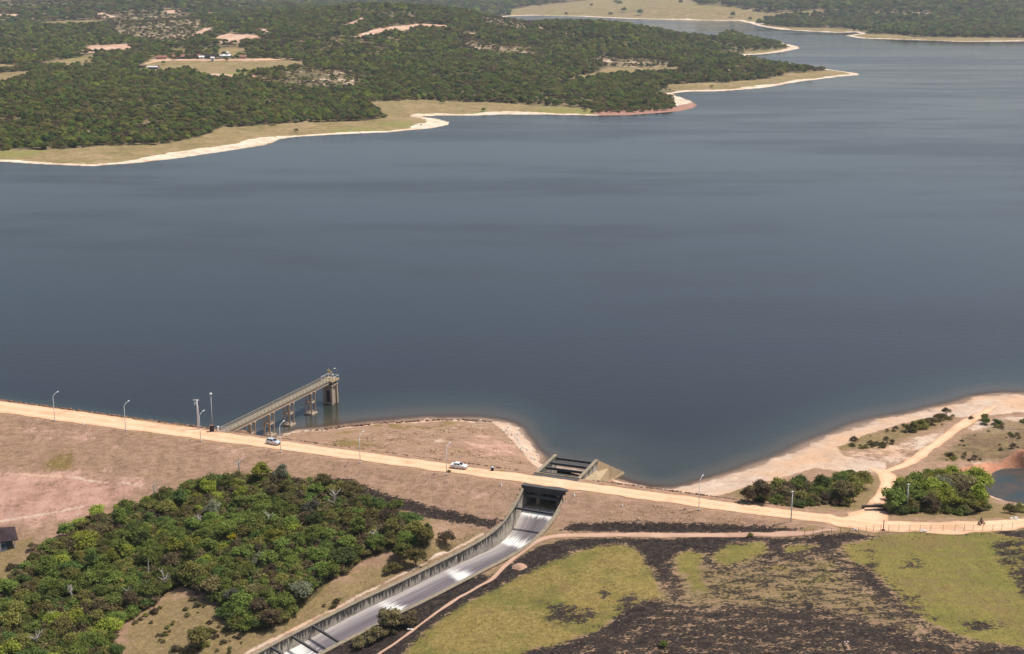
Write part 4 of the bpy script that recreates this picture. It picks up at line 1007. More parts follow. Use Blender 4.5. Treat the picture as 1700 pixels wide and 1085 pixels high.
scatter([(1232, 832), (1262, 822), (1340, 812), (1400, 796), (1432, 790), (1440, 800), (1430, 822), (1415, 836), (1370, 836), (1350, 832), (1290, 838), (1240, 838)], 3.2, 'left clump', ['olive', 'dark', 'olive', 'brown', 'green', 'olive'], ['round', 'low', 'broad', 'low'], .62, .95, 4, 30)
scatter([(1498, 806), (1520, 799), (1560, 797), (1615, 806), (1628, 826), (1630, 846), (1600, 851), (1540, 850), (1482, 850), (1484, 832)], 3.6, 'right clump', ['olive', 'green', 'olive', 'lime', 'olive', 'brown', 'grey', 'dark'], ['broad', 'round', 'low', 'loose', 'spreading'], .82, 1.28, 5, 34)
for t in TREES:                     # hand-set individuals seen in the photograph
    px, py = to_photo((t['x'], t['y'], t['z']))
    if t['place'] == 'grove':
        if py > 985 and px > 210 and t['col'] in ('lime', 'dark'): t['col'] = 'brown'
        if 590 < px and t['col'] == 'lime': t['col'] = 'olive'
        if t['shape'] == 'tall' and py > 1000: t['shape'] = 'round'
        e = min(abs(px - 0), 999)
def plant(px, py, shape, col, s, place): 
    p = G(px, py); TREES.append(dict(shape=shape, col=col, x=p[0], y=p[1], z=p[2], s=s, place=place))
plant(390, 905, 'round', 'yellow', .62, 'grove'); plant(372, 918, 'low', 'lime', .9, 'grove')
plant(1560, 825, 'broad', 'grey', 1.25, 'right clump'); plant(1618, 850, 'round', 'lime', .9, 'right clump')
# groups of single bushes, each with a label of its own
SOLO = [(335, 1072, 'round', 'olive', 1.0, 'round olive bush standing alone in the straw clearing'), (710, 888, 'tall', 'dark', .5, 'small dark green tree at the grove tip above dry grass'), (652, 950, 'low', 'olive', .8, 'olive bush close to the chute at the edge of dry grass'), (690, 940, 'round', 'olive', .9, 'rounded olive bush nearest the upper chute wall'), (668, 928, 'round', 'green', .8, 'green bush just behind the two olive bushes by the chute'),
        (740, 905, 'loose', 'brown', .7, 'sparse brown shrub on the dry bank above the chute'), (648, 1046, 'round', 'brown', 1.0, 'large brownish bush leaning over the right chute wall'), (672, 1040, 'low', 'brown', 1.0, 'dry brown scrub right of the bush over the chute'), (625, 1062, 'low', 'brown', .8, 'dark dry scrub left of the bush over the chute'), (598, 1072, 'low', 'brown', .7, 'lowest dry scrub clump on the right chute bank'),
        (1515, 716, 'low', 'olive', .85, 'left end bush of the low thicket on the spit shore'), (1530, 711, 'low', 'olive', .9, 'second bush of the low thicket on the spit shore'), (1545, 704, 'low', 'brown', .85, 'third bush of the low thicket on the spit shore'), (1560, 697, 'low', 'olive', .8, 'fourth bush of the low thicket on the spit shore'), (1571, 690, 'loose', 'brown', .6, 'thin shrub at the far end of the spit thicket'),
        (1635, 703, 'low', 'dark', .65, 'left half of the dark bush right of the beach track'), (1655, 704, 'low', 'dark', .7, 'right half of the dark bush right of the beach track'), (1634, 697, 'loose', 'olive', .45, 'wispy shrub behind the dark spit bush'), (1612, 696, 'low', 'brown', .35, 'tiny brown tuft between the track and dark spit bush'), (1465, 742, 'low', 'olive', .4, 'small tuft of shrub on the sand left of the beach track'), (1482, 735, 'low', 'brown', .4, 'brown tuft left of the beach track'),
        (1676, 852, 'low', 'olive', .75, 'yellowish bush by the road below the pond'), (1692, 848, 'low', 'olive', .7, 'bush at the frame edge below the pond'), (262, 892, 'tall', 'dark', .8, ''), (1103, 1072, 'low', 'green', .45, 'small green bush alone in the burnt field'), (1245, 890, 'low', 'olive', .3, 'small weed clump beside the dirt track'), (745, 783, 'low', 'olive', .22, 'small weed tuft on the road edge near the white car'), (18, 945, 'low', 'brown', .5, 'dry shrub in the yard below the dark-roofed house'), (55, 915, 'loose', 'brown', .6, 'dry grey shrub right of the dark-roofed house'), (232, 92, 'broad', 'green', 0, '')]
def put_tree(t, label, group, cat):
    v = rng.randrange(2); sh = t['shape']
    if cat == 'bush': nm = 'bush'
    else: nm = 'tree'
    o = empty(nm, (t['x'], t['y'], t['z'] - .05), label, cat, group, rng.uniform(0, 6.28))
    s = t['s']; zs = s * rng.uniform(.9, 1.1); o.scale = (s * rng.uniform(.82, 1.18), s * rng.uniform(.82, 1.18), zs * rng.uniform(.85, 1.12)); o.rotation_euler = (rng.gauss(0, .07), rng.gauss(0, .07), o.rotation_euler[2])
    a = bpy.data.objects.new('trunk', TRUNK[sh][v]); COL.objects.link(a); a.parent = o
    c = bpy.data.objects.new('crown', CROWN[sh, t['col']][v]); COL.objects.link(c); c.parent = o
    return o
# labels: colour, shape and size, place; ties broken by a neighbour, then by order from the left
for t in TREES:
    t['px'], t['py'] = to_photo((t['x'], t['y'], t['z'] + 2))
    lm = min(LM[t['place']], key=lambda q: (q[0] - t['px']) ** 2 + ((q[1] - t['py']) * 1.7) ** 2)
    t['lm'] = lm[2]
    size = 'small ' if t['s'] < .74 else ('large ' if t['s'] > .97 else '')
    t['cat'] = 'bush' if t['shape'] == 'low' else 'tree'
    t['base'] = size + CW[t['col']] + ' ' + SW[t['shape']].replace('low bushy', 'low') + ' ' + t['cat']
fam = {}
for t in TREES: fam.setdefault((t['base'], t['lm']), []).append(t)
ORD = ['first', 'second', 'third', 'fourth', 'fifth', 'sixth', 'seventh', 'eighth', 'ninth', 'tenth', 'eleventh', 'twelfth']
for (b, lm), ts in fam.items():
    if len(ts) == 1: ts[0]['label'] = b + ' ' + lm; continue
    keyed = {}
    for t in ts:
        nb = min((q for q in TREES if q is not t), key=lambda q: (q['x'] - t['x']) ** 2 + (q['y'] - t['y']) ** 2)
        dx = nb['px'] - t['px']; dy = nb['py'] - t['py']
        w = ('left of' if dx > 0 else 'right of') if abs(dx) > abs(dy) else ('behind' if dy > 0 else 'before')
        t['nb'] = '%s a %s one' % (w, CW[nb['col']].replace('bright ', ''))
        keyed.setdefault(t['nb'], []).append(t)
    for nbk, q in keyed.items():
        if len(q) == 1: q[0]['label'] = b + ' ' + nbk + ' ' + lm
        else:
            for i, t in enumerate(sorted(q, key=lambda t: t['px'])): t['label'] = ORD[i] + ' from left ' + b + ' ' + lm + ('' if i < 0 else '')
_seen = {}
for t in TREES:
    L_ = t['label'].split()
    if len(L_) > 15: L_ = [w for w in L_ if w not in ('the', 'a', 'bright', 'domed')][:15]
    t['label'] = ' '.join(L_)
    if t['label'] in _seen: t['label'] = t['label'].replace(' tree', ' lower tree', 1).replace(' bush', ' lower bush', 1)
    _seen[t['label']] = 1
    put_tree(t, t['label'], GRP[t['place']], t['cat'])
for px, py, sh, c, s, lab in SOLO:
    if not lab: continue
    p = G(px, py); put_tree(dict(shape=sh, col=c, x=p[0], y=p[1], z=p[2], s=s), lab, 'single bushes on open ground', 'tree' if sh == 'tall' else 'bush')
print('trees', len(TREES))

# bleached dead trees
def dead_tree(px, py, h, seed, label, lean=0.0, simple_=False):
    r = random.Random(seed); p = G(px, py)
    o = empty('dead_tree', tuple(p), label, 'dead tree', 'bleached dead trees in the scrub', r.uniform(0, 6))
    m = MB(); m.tube([(0, 0, -.3), (lean * .3, 0, h * .4), (lean * .7, .1, h * .75), (lean, .1, h)], [.2, .17, .11, .05], 7); m.build('trunk', M['deadwood'], o)
    if not simple_:
        for k in range(7):
            a = r.uniform(0, 6.28); z0 = h * r.uniform(.35, .8); l = h * r.uniform(.2, .36); f = z0 / h
            b = MB(); e1 = (lean * f + math.cos(a) * l * .5, math.sin(a) * l * .5, z0 + l * .35); e2 = (lean * f + math.cos(a + .3) * l, math.sin(a + .3) * l, z0 + l * .8)
            b.tube([(lean * f, .05, z0), e1, e2], [.09, .06, .03], 5)
            b.tube([e1, (e1[0] + math.cos(a - .7) * l * .5, e1[1] + math.sin(a - .7) * l * .5, e1[2] + l * .45)], [.05, .02], 5)
            b.build('limb', M['deadwood'], o)
    return o
dead_tree(273, 980, 4.8, 1, 'bleached white dead tree with bare forked limbs in the grove')
dead_tree(247, 962, 5.4, 2, 'bare pale pole-like dead trunk left of the bleached dead tree', .1, True)
dead_tree(257, 830, 5.2, 3, 'grey dead tree on the grove edge against the bare slope')
dead_tree(398, 792, 5.5, 4, 'pale dead tree with twiggy top at the upper grove edge')
dead_tree(553, 852, 6.0, 5, 'thin leaning white dead trunk near the burnt strip', -.8)
dead_tree(62, 1082, 5.2, 6, 'white dead tree with bare branches in the bottom grove corner')
dead_tree(88, 1042, 4.4, 7, 'grey dead tree behind the bottom corner dead tree')
dead_tree(160, 868, 3.6, 8, 'small grey dead tree at the pink slope corner')
dead_tree(448, 880, 4.6, 11, 'thin grey dead tree right of the yellow flowering tree', .3)
dead_tree(330, 880, 4.4, 12, 'grey dead tree in the heart of the grove left of the yellow tree')
dead_tree(620, 905, 4.0, 13, 'short pale dead tree near the right end of the grove')
dead_tree(120, 1000, 4.2, 14, 'bare grey tree in the lower left of the grove')
dead_tree(215, 1000, 3.8, 15, 'bare grey tree below the bleached dead tree')
dead_tree(500, 985, 3.6, 9, 'short grey dead tree on the chute side of the grove')
dead_tree(1560, 806, 4.4, 10, 'grey leafless tree in the middle of the right clump')

# ---------------------------------------------------------------- far woods: one mass
far_px = []
def far_points():
    P = []
    y = 940.0
    r = np.random.default_rng(77)
    while y < 8200:
        sp = 4.7 + max(0, y - 1300) * .0024 + max(0, y - 2600) * .0022
        half = y * .37 * 1.12 + 60
        xs_ = np.arange(-half, half, sp)
        P.append(np.stack([xs_ + r.uniform(-.48, .48, len(xs_)) * sp, np.full(len(xs_), y) + r.uniform(-.48, .48, len(xs_)) * sp, np.full(len(xs_), sp)], -1))
        y += sp
    P = np.concatenate(P); x, y, sp = P.T
    d = sd_poly(x, y, LAND)
    keep = d > 11 + 14 * vnoise(x / 70, y / 70, 4)
    bare = np.zeros(len(x))
    for pl in FGR: bare = np.maximum(bare, sstep(-3, 2, sd_poly(x, y, pl)))
    for pl in FSC: bare = np.maximum(bare, sstep(-3, 3, sd_poly(x, y, pl)))
    thin = np.zeros(len(x))
    for pl in FTH: thin = np.maximum(thin, sstep(-12, 12, sd_poly(x, y, pl)))
    rr = r.random(len(x))
    spz = np.zeros(len(x))
    for pl in FSP: spz = np.maximum(spz, sstep(-30, 30, sd_poly(x, y, pl)))
    thin = np.maximum(thin, spz * sstep(.38, .60, fbm(x, y, 120, 3, 41)) * .85)
    gaps = np.maximum(sstep(.50, .66, fbm(x, y, 95, 3, 31)) * sstep(1450, 2000, y) * .65, sstep(.6, .7, fbm(x, y, 30, 2, 37)) * .6)
    keep &= rr > np.maximum(np.maximum(bare * .997, thin * .72), gaps)
    u, v = to_photo(np.stack([x, y, h_far(x, y, d)], -1))
    keep &= (v > -60) & (u > -170) & (u < 1870)
    return x[keep], y[keep], sp[keep], d[keep]
fx_, fy_, fs_, fd_ = far_points()
fz_ = h_far(fx_, fy_, fd_) - .4
print('far trees', len(fx_))
protos = ['dark', 'green', 'olive', 'dark', 'brown', 'green', 'dark', 'olive', 'lime', 'grey']
_sh = ['broad', 'round', 'spreading', 'low', 'loose', 'broad', 'round', 'loose', 'round', 'low']
_dis = fbm(fx_, fy_, 38, 3, 61) * .36 + fbm(fx_, fy_, 170, 2, 67) * .36 + nrg.random(len(fx_)) * .30
_thin = np.zeros(len(fx_))
for pl in FTH: _thin = np.maximum(_thin, sstep(-20, 20, sd_poly(fx_, fy_, pl)))
kind = np.clip((_dis * 1.7 - .35) * len(protos), 0, len(protos) - 1).astype(np.int32)
kind = np.where((_thin > .5) & (nrg.random(len(fx_)) < .6), 4, kind)
def instancer(name, pts, kinds, sizes, turns, srcs, label):
    """one mass of plants: points that carry copies of the crowns of trees standing near the dam"""
    w = link_mesh(name, pts, [], LEAF['dark']); tag(w, label, kind='stuff'); me = w.data
    for k, ty, v in (('kind', 'INT', kinds.astype(np.int32)), ('size', 'FLOAT', sizes.astype(np.float32)), ('turn', 'FLOAT', turns.astype(np.float32))):
        me.attributes.new(k, ty, 'POINT').data.foreach_set('value', v)
    gn = bpy.data.node_groups.new(name, 'GeometryNodeTree')
    gn.interface.new_socket('Geometry', in_out='INPUT', socket_type='NodeSocketGeometry'); gn.interface.new_socket('Geometry', in_out='OUTPUT', socket_type='NodeSocketGeometry')
    gi = gn.nodes.new('NodeGroupInput'); go = gn.nodes.new('NodeGroupOutput')
    iop = gn.nodes.new('GeometryNodeInstanceOnPoints'); jn = gn.nodes.new('GeometryNodeJoinGeometry')
    crowns = [o for o in bpy.data.objects if o.name.split('.')[0] == 'crown']
    for sh, c in reversed(srcs):        # the join lists its inputs from the last link to the first
        src = next((o for o in crowns if o.data in CROWN[sh, c]), None) or next(o for o in crowns if o.data.materials[0] == LEAF[c])
        oi = gn.nodes.new('GeometryNodeObjectInfo'); oi.transform_space = 'ORIGINAL'; oi.inputs['Object'].default_value = src; oi.inputs['As Instance'].default_value = True
        gn.links.new(oi.outputs['Geometry'], jn.inputs[0])
    def named(n, ty):
        q = gn.nodes.new('GeometryNodeInputNamedAttribute'); q.data_type = ty; q.inputs[0].default_value = n; return q.outputs[0]
    gn.links.new(gi.outputs[0], iop.inputs['Points']); gn.links.new(jn.outputs[0], iop.inputs['Instance']); iop.inputs['Pick Instance'].default_value = True
    gn.links.new(named('kind', 'INT'), iop.inputs['Instance Index']); gn.links.new(named('size', 'FLOAT'), iop.inputs['Scale'])
    cx_ = gn.nodes.new('ShaderNodeCombineXYZ'); gn.links.new(named('turn', 'FLOAT'), cx_.inputs[2]); gn.links.new(cx_.outputs[0], iop.inputs['Rotation'])
    gn.links.new(iop.outputs[0], go.inputs[0])
    md = w.modifiers.new(name, 'NODES'); md.node_group = gn
    return w
instancer('forest', np.stack([fx_, fy_, fz_], -1), kind, fs_ / 5.4 * nrg.uniform(.7, 1.45, len(fx_)) * (1 - .35 * _thin) * np.where(fd_ < 45, .72, 1.), nrg.uniform(0, 6.28, len(fx_)), list(zip(protos, _sh)) and [(b, a) for a, b in zip(protos, _sh)], 'dense dark green scrub forest covering the far shore and hills')
# low growth that closes the gaps under and around the counted trees
def under(polys, step, seed, edge=0.0):
    r = np.random.default_rng(seed); out = []
    for p in polys:
        q = gpoly(p); a = np.array(q); lo, hi = a.min(0) - 3, a.max(0) + 3
        X, Y = np.meshgrid(np.arange(lo[0], hi[0], step), np.arange(lo[1], hi[1], step)); X = X.ravel() + r.uniform(-.5, .5, X.size) * step; Y = Y.ravel() + r.uniform(-.5, .5, Y.size) * step
        sdv = sd_poly(X, Y, q) + (vnoise(X / 4, Y / 4, seed) - .5) * 3; m = (sdv > edge) & (sd_poly(X, Y, HOLE) < -2.2) & (d_line(X, Y, ROAD[::3]) > 6.5)
        for v_ in TRACKS.values(): m &= d_line(X, Y, v_[0][::4]) > 2.6
        out.append(np.stack([X[m], Y[m]], -1))
    c = np.concatenate(out); return np.c_[c, h_near(c[:, 0], c[:, 1]) - .12]
u1 = under([GROVE], 1.5, 1, .5); u2 = under([[(1235, 833), (1262, 822), (1340, 812), (1400, 796), (1432, 790), (1440, 800), (1430, 822), (1412, 842), (1300, 840)], [(1478, 806), (1510, 797), (1560, 795), (1620, 803), (1640, 826), (1645, 850), (1600, 855), (1540, 854), (1465, 853), (1470, 832)]], 1.6, 2, .8)
u3 = under([[(590, 955), (690, 910), (760, 892), (770, 900), (640, 968), (520, 1030), (470, 1050)], [(300, 985), (350, 990), (375, 1030), (430, 1060), (330, 1100), (210, 1095), (215, 1040)], [(55, 905), (110, 890), (60, 945), (35, 955)], [(600, 1048), (690, 1012), (720, 1005), (690, 1040), (590, 1095), (570, 1090)]], 1.9, 3, .3)
u3 = np.concatenate([u3, under([WEED[0], WEED[1]], 2.0, 4, .6)]); u3 = u3[vnoise(u3[:, 0] / 5, u3[:, 1] / 5, 8) + .5 * nrg.random(len(u3)) > .86]
u2 = u2[vnoise(u2[:, 0] / 6, u2[:, 1] / 6, 9) > .34]
ua = np.concatenate([u1, u2, u3]); n1, n2, n3 = len(u1), len(u2), len(u3)
ku = np.clip((vnoise(ua[:, 0] / 6, ua[:, 1] / 6, 6) * .7 + nrg.random(len(ua)) * .45 - .08) * 8, 0, 7).astype(int)
ku[n1 + n2:] = np.where(nrg.random(n3) < .6, 4, np.where(nrg.random(n3) < .5, 7, 0))
su = nrg.uniform(.45, .98, len(ua)) * np.r_[np.full(n1, 1.0), np.full(n2, .72), nrg.uniform(.12, .5, n3)]
instancer('undergrowth', ua, ku, su, nrg.uniform(0, 6.28, len(ua)), [('low', 'olive'), ('loose', 'green'), ('low', 'olive'), ('low', 'dark'), ('low', 'brown'), ('low', 'green'), ('low', 'olive'), ('loose', 'brown')], 'tangled low undergrowth between the trees below the dam and along the banks')

# ---------------------------------------------------------------- grass tufts near the dam
def tufts(name, n, polys, mat, hmin, hmax, label, seed, avoid=True, region=None):
    r = np.random.default_rng(seed)
    pts = []
    for p in polys:
        q = gpoly(p); a = np.array(q); lo, hi = a.min(0), a.max(0)
        c = r.uniform(lo, hi, (n, 2)); c = c[sd_poly(c[:, 0], c[:, 1], q) > 0]; pts.append(c)
    c = np.concatenate(pts); 
    c = c[vnoise(c[:, 0] / 5, c[:, 1] / 5, seed) + .35 * r.random(len(c)) > .58]
    c = c[(d_line(c[:, 0], c[:, 1], ROAD[::3]) > 5.2) & (sd_poly(c[:, 0], c[:, 1], HOLE) < -1.3)]
    z = h_near(c[:, 0], c[:, 1]); m = z > .35; c = c[m]; z = z[m]
    k = len(c); h = r.uniform(hmin, hmax, k); V = np.zeros((k, 3, 3, 3)); 
    for b in range(3):
        a = r.uniform(0, 6.28, k); w = h * r.uniform(.25, .5, k); tl = r.uniform(-.5, .5, (k, 2)) * h[:, None]
        V[:, b, 0] = np.c_[c[:, 0] - np.cos(a) * w, c[:, 1] - np.sin(a) * w, z - .1]; V[:, b, 1] = np.c_[c[:, 0] + np.cos(a) * w, c[:, 1] + np.sin(a) * w, z - .1]; V[:, b, 2] = np.c_[c[:, 0] + tl[:, 0], c[:, 1] + tl[:, 1], z + h]
    V = V.reshape(-1, 3); F = np.arange(len(V)).reshape(-1, 3)
    o = link_mesh(name, V, F, mat); print(name, k)
    return tag(o, label, kind='stuff')
SLOPE = [[(0, 690), (400, 738), (870, 802), (835, 866), (640, 820), (560, 795), (300, 800), (100, 855), (0, 860)], [(935, 815), (1300, 866), (1320, 880), (930, 872)], [(520, 735), (640, 712), (760, 705), (860, 730), (890, 775), (700, 752)]]
tufts('dry_grass', 6000, SLOPE + [[(590, 960), (760, 890), (830, 880), (640, 975), (420, 1085), (190, 1090), (300, 980)]], M['straw'], .10, .24, 'straw coloured dry grass tufts on the dam slopes', 3)
# ---------------------------------------------------------------- riprap stones along the water side
def stones(name, line, n, smin, smax, side, label, seed, mat):
    r = np.random.default_rng(seed); line = np.asarray(line); L = np.r_[0, np.cumsum(np.linalg.norm(np.diff(line[:, :2], axis=0), axis=1))]
    ico = bmesh.new(); bmesh.ops.create_icosphere(ico, subdivisions=1, radius=1); iv = np.array([v.co[:] for v in ico.verts]); fi = np.array([[v.index for v in f.verts] for f in ico.faces]); ico.free()
    t = r.uniform(0, L[-1], n); x = np.interp(t, L, line[:, 0]) + r.normal(0, side, n); y = np.interp(t, L, line[:, 1]) + r.normal(0, side, n); z = H(x, y)
    V = []; F = []
    for k in range(n):
        s = r.uniform(smin, smax) * np.array([r.uniform(.8, 1.5), r.uniform(.7, 1.2), r.uniform(.5, .8)]); a = r.uniform(0, 6.28)
        p = iv * (1 + r.normal(0, .14, iv.shape)) * s; p = np.c_[p[:, 0] * math.cos(a) - p[:, 1] * math.sin(a), p[:, 0] * math.sin(a) + p[:, 1] * math.cos(a), p[:, 2]]
        F.append(fi + len(iv) * k); V.append(p + np.array([x[k], y[k], z[k] + s[2] * .25]))
    o = link_mesh(name, np.concatenate(V), np.concatenate(F), mat)
    return tag(o, label, kind='stuff')
stones('riprap', [DW(s, 5.7) for s in (-90, 0, 70)], 620, .3, .62, .35, 'rough brown stones lining the water side of the dam road', 1, M['stone'])
stones('riprap', [DW(s, 5.5) for s in (84, 120, 160)], 150, .16, .4, .35, 'scattered dark stones on the road verge above the headland', 2, M['stone'])
stones('riprap', [DW(s, 5.5) for s in (178, 205, 228)], 170, .18, .45, .3, 'dark stones on the road verge right of the spillway', 3, M['stone'])
stones('riprap', ground([(a, b + 1.5) for a, b in SHORE_HEAD[:8]]), 200, .2, .5, .7, 'dark stones edging the headland waterline', 4, M['stone'])
stones('rubble', ground([(835, 710), (865, 735), (890, 765)]), 90, .12, .3, 2.0, 'small pale stones on the sandy headland flank', 5, M['palestone'])

# ---------------------------------------------------------------- street lamps
def make_lamp(h=7.9, arm=True):
    o = empty('street_lamp', (0, 0, 0), None, None)
    MB().tube([(0, 0, -.3), (0, 0, 3), (0, 0, h - .9)], [.085, .075, .065], 8).build('pole', M['galv'], o, True)
    MB().box((0, 0, .18), (.42, .42, .36), 0, .05).build('base', M['galv'], o)
    MB().tube([(0, 0, h - .95), (.12, .3, h - .55), (.5, 1.0, h - .1), (.75, 1.5, h + .05)], [.065, .06, .05, .045], 8).build('arm', M['galv'], o, True)
    hd = MB().hexa([(.62, 1.3, h - .02), (.86, 1.2, h - .02), (1.12, 1.95, h + .06), (.9, 2.05, h + .06)], [(.62, 1.3, h + .14), (.86, 1.2, h + .14), (1.12, 1.95, h + .18), (.9, 2.05, h + .18)]).build('lamp_head', M['galv'], o)
    l = MB().hexa([(.68, 1.4, h - .07), (.84, 1.35, h - .07), (1.04, 1.85, h - .01), (.9, 1.92, h - .01)], [(.68, 1.4, h - .01), (.84, 1.35, h - .01), (1.04, 1.85, h + .05), (.9, 1.92, h + .05)]).build('lens', M['lens'], hd)
    return o
lamps = [(91, 'curved grey street lamp nearest the left end of the dam road'), (209, 'curved grey street lamp, second from the left end of the dam road'), (333, 'curved grey street lamp in front of the thick white utility pole'), (466, 'curved grey street lamp beside the silver car by the pier'), (598, 'curved grey street lamp on the road verge before the stony headland'), (741, 'curved grey street lamp just left of the white car'), (1160, 'curved grey street lamp right of the spillway against the water')]
L0 = make_lamp()
for i, (px, lab) in enumerate(lamps):
    o = L0 if i == 0 else copy_tree(L0)
    s = np.linspace(-30, 250, 3000); pts = np.stack([DA[0] + DU[0] * s + DN[0] * -4.75, DA[1] + DU[1] * s + DN[1] * -4.75, np.full(3000, 8.0)], -1)
    k = np.abs(to_photo(pts)[0] - px).argmin()
    o.location = pts[k]; tag(o, lab, 'street lamp', 'street lamps along the dam road')
def post_light(px, py, h, label):
    o = empty('post_light', tuple(G(px, py)), label, 'street lamp', 'straight lamp posts')
    MB().tube([(0, 0, -.3), (0, 0, h * .5), (0, 0, h)], [.14, .12, .11], 8).build('pole', M['pole'], o, True)
    MB().box((0, 0, h + .1), (.5, .4, .2), .3, .04).build('lamp_head', M['pole'], o); MB().box((0, -.08, h + -.06), (.36, .24, .1), .3, .02).build('lens', M['lens'], o)
    return o
post_light(1313, 866.5, 7.3, 'straight pale lamp post by the thicket at the road bend')
post_light(1505, 848, 6.6, 'straight pale lamp post half hidden in the right clump')
o = empty('post', tuple(G(1466.5, 880.5)), 'dark wooden post on the road edge facing the side track', 'post')
MB().tube([(0, 0, -.3), (0, 0, 2.6)], [.12, .10], 7).build('shaft', M['wood'], o); MB().box((0, 0, .15), (.6, .6, .4), .2, .08).build('footing', M['stone'], o)

# utility poles at the pier entrance
def upole(px, py, z, h, label, rad, cross=True):
    w = W(px, py, z); o = empty('utility_pole', tuple(w), label, 'utility pole', 'poles at the pier entrance')
    MB().tube([(0, 0, -.5), (0, 0, h * .5), (0, 0, h)], [rad, rad * .8, rad * .62], 10).build('pole', M['pole'], o, True)
    if cross:
        MB().bar((-1.0, .1, h - .25), (1.0 - .4, .1, h - .25), .16).build('crossarm', M['pole'], o)
        for x in (-.95, -.5, .45): MB().tube([(x, .1, h - .2), (x, .1, h + .12)], [.07, .05], 6).build('insulator', M['white'], o)
        MB().tube([(-.55, 0, h - 1.5), (-.55, 0, h - .8)], .26, 8).build('transformer', M['galv'], o)
        MB().tube([(0, 0, h * .35), (.25, 0, h * .45), (.25, 0, h * .8)], .1, 6).build('conduit', M['pole'], o)
    else:
        MB().tube([(0, 0, h - .1), (0, 0, h + .35), (0, 0, h + .55)], [.35, .4, .1], 8).build('floodlight', M['galv'], o)
    return o
upole(329.5, 712.5, 8.0, 8.6, 'thick white utility pole with crossarm at the pier entrance', .26)
upole(352.8, 707.5, 7.6, 9.2, 'thin tall pole with a round floodlight left of the pier', .11, False)
c = W(352, 716.5, 8.0); o = empty('control_cabinet', tuple(c), 'dark rusty control cabinet at the foot of the pier', 'cabinet')
MB().box((0, 0, .95), (1.1, .8, 1.7), .3, .05).build('body', M['rooftile'], o); MB().box((0, 0, 1.85), (1.3, 1.0, .12), .3, .03).build('lid', M['stone'], o); MB().box((.12, -.42, .95), (.9, .05, 1.4), .3, .01).build('door', M['black'], o); MB().box((0, 0, .05), (1.4, 1.1, .12), .3).build('plinth', M['pier'], o)
c = W(362.5, 717, 8.0); o = empty('gate_post', tuple(c), 'thick white gate post at the landward end of the pier', 'gate post')
MB().box((0, 0, .75), (.42, .42, 1.6), .4, .04).build('shaft', M['white'], o); MB().box((0, 0, 1.6), (.55, .55, .14), .4, .04).build('cap', M['white'], o)
c = W(375, 718, 7.9); o = empty('steel_gate', tuple(c), 'blue-grey barred steel gate closing off the pier entrance', 'gate')
for x in (-1.1, 1.1): MB().bar((x, 0, -.2), (x, 0, 1.8), .12).build('post', M['galv'], o)
for z in (.3, 1.0, 1.7): MB().bar((-1.1, 0, z), (1.1, 0, z), .07).build('rail', M['galv'], o)
for k in range(9): MB().bar((-.9 + .225 * k, 0, .3), (-.9 + .225 * k, 0, 1.7), .04).build('bar', M['galv'], o)
c = W(400, 718.5, 7.0); o = empty('rock', tuple(c), 'large dark boulder with pale top under the pier root', 'boulder')
bm = bmesh.new(); bmesh.ops.create_icosphere(bm, subdivisions=2, radius=1.0)
for v in bm.verts: v.co = Vector((v.co.x * 1.9, v.co.y * 1.2, v.co.z * .9)) * (1 + .22 * (vnoise(np.array([v.co.x * 3 + 9]), np.array([v.co.y * 3 + v.co.z * 2]), 3)[0] - .5))
me_ = bpy.data.meshes.new('boulder'); bm.to_mesh(me_); bm.free(); me_.materials.append(M['stone']); b_ = bpy.data.objects.new('body', me_); COL.objects.link(b_); b_.parent = o

# survey markers, kerb stones, small white things on the slopes
def marker(px, py, label, s=.72):
    o = empty('marker_stone', tuple(G(px, py)), label, 'marker stone', 'marker stones on the dam slope', rng.uniform(0, 1))
    MB().hexa([(-.3 * s, -.3 * s, -.2), (.3 * s, -.3 * s, -.2), (.3 * s, .3 * s, -.2), (-.3 * s, .3 * s, -.2)], [(-.2 * s, -.2 * s, .65 * s), (.2 * s, -.2 * s, .65 * s), (.2 * s, .2 * s, .65 * s), (-.2 * s, .2 * s, .65 * s)]).build('block', M['white'], o)
    MB().tube([(0, 0, .65 * s), (0, 0, .72 * s)], [.09 * s, .06 * s], 8).build('stud', M['galv'], o)
for px, py, lab in ((138, 704, 'white marker stone on the dam slope between the two left lamps'), (832, 806, 'white marker stone on the slope left of the spillway'), (953, 823, 'white marker stone on the slope right of the spillway'), (1033, 841, 'greyish marker stone lower on the slope right of the spillway')): marker(px, py, lab)
def pale_rocks(px, py, label, n, s, seed):
    r = random.Random(seed); o = empty('rock_pile', tuple(G(px, py)), label, 'rocks', 'pale rock piles')
    for k in range(n):
        bm = bmesh.new(); bmesh.ops.create_icosphere(bm, subdivisions=1, radius=s * r.uniform(.5, 1)); 
        for v in bm.verts: v.co *= r.uniform(.8, 1.2); v.co.z *= .65
        a = r.uniform(0, 6.28); d = s * 1.3 * (k > 0)
        for v in bm.verts: v.co += Vector((math.cos(a) * d, math.sin(a) * d, s * .25))
        me_ = bpy.data.meshes.new('rock'); bm.to_mesh(me_); bm.free(); me_.materials.append(M['palestone']); q = bpy.data.objects.new('rock', me_); COL.objects.link(q); q.parent = o
pale_rocks(1419, 879, 'small pale rocks on the verge before the side track', 4, .45, 1)
pale_rocks(1532, 880.5, 'pale rocks on the field edge under the right clump', 4, .5, 2)
pale_rocks(1685, 862, 'pale broken rocks by the road at the frame edge', 5, .6, 3)
pale_rocks(1407, 1068, 'white rocks lying in the burnt field near the bottom', 4, .4, 4)
pale_rocks(1560, 850, 'grey fallen rocks at the foot of the right clump', 4, .5, 5)
pale_rocks(683, 1046, 'grey rock beside the track below the brown scrub', 2, .5, 6)
o = empty('dirt_heap', tuple(G(863, 941)), 'small heap of orange earth beside the dirt track', 'dirt heap')
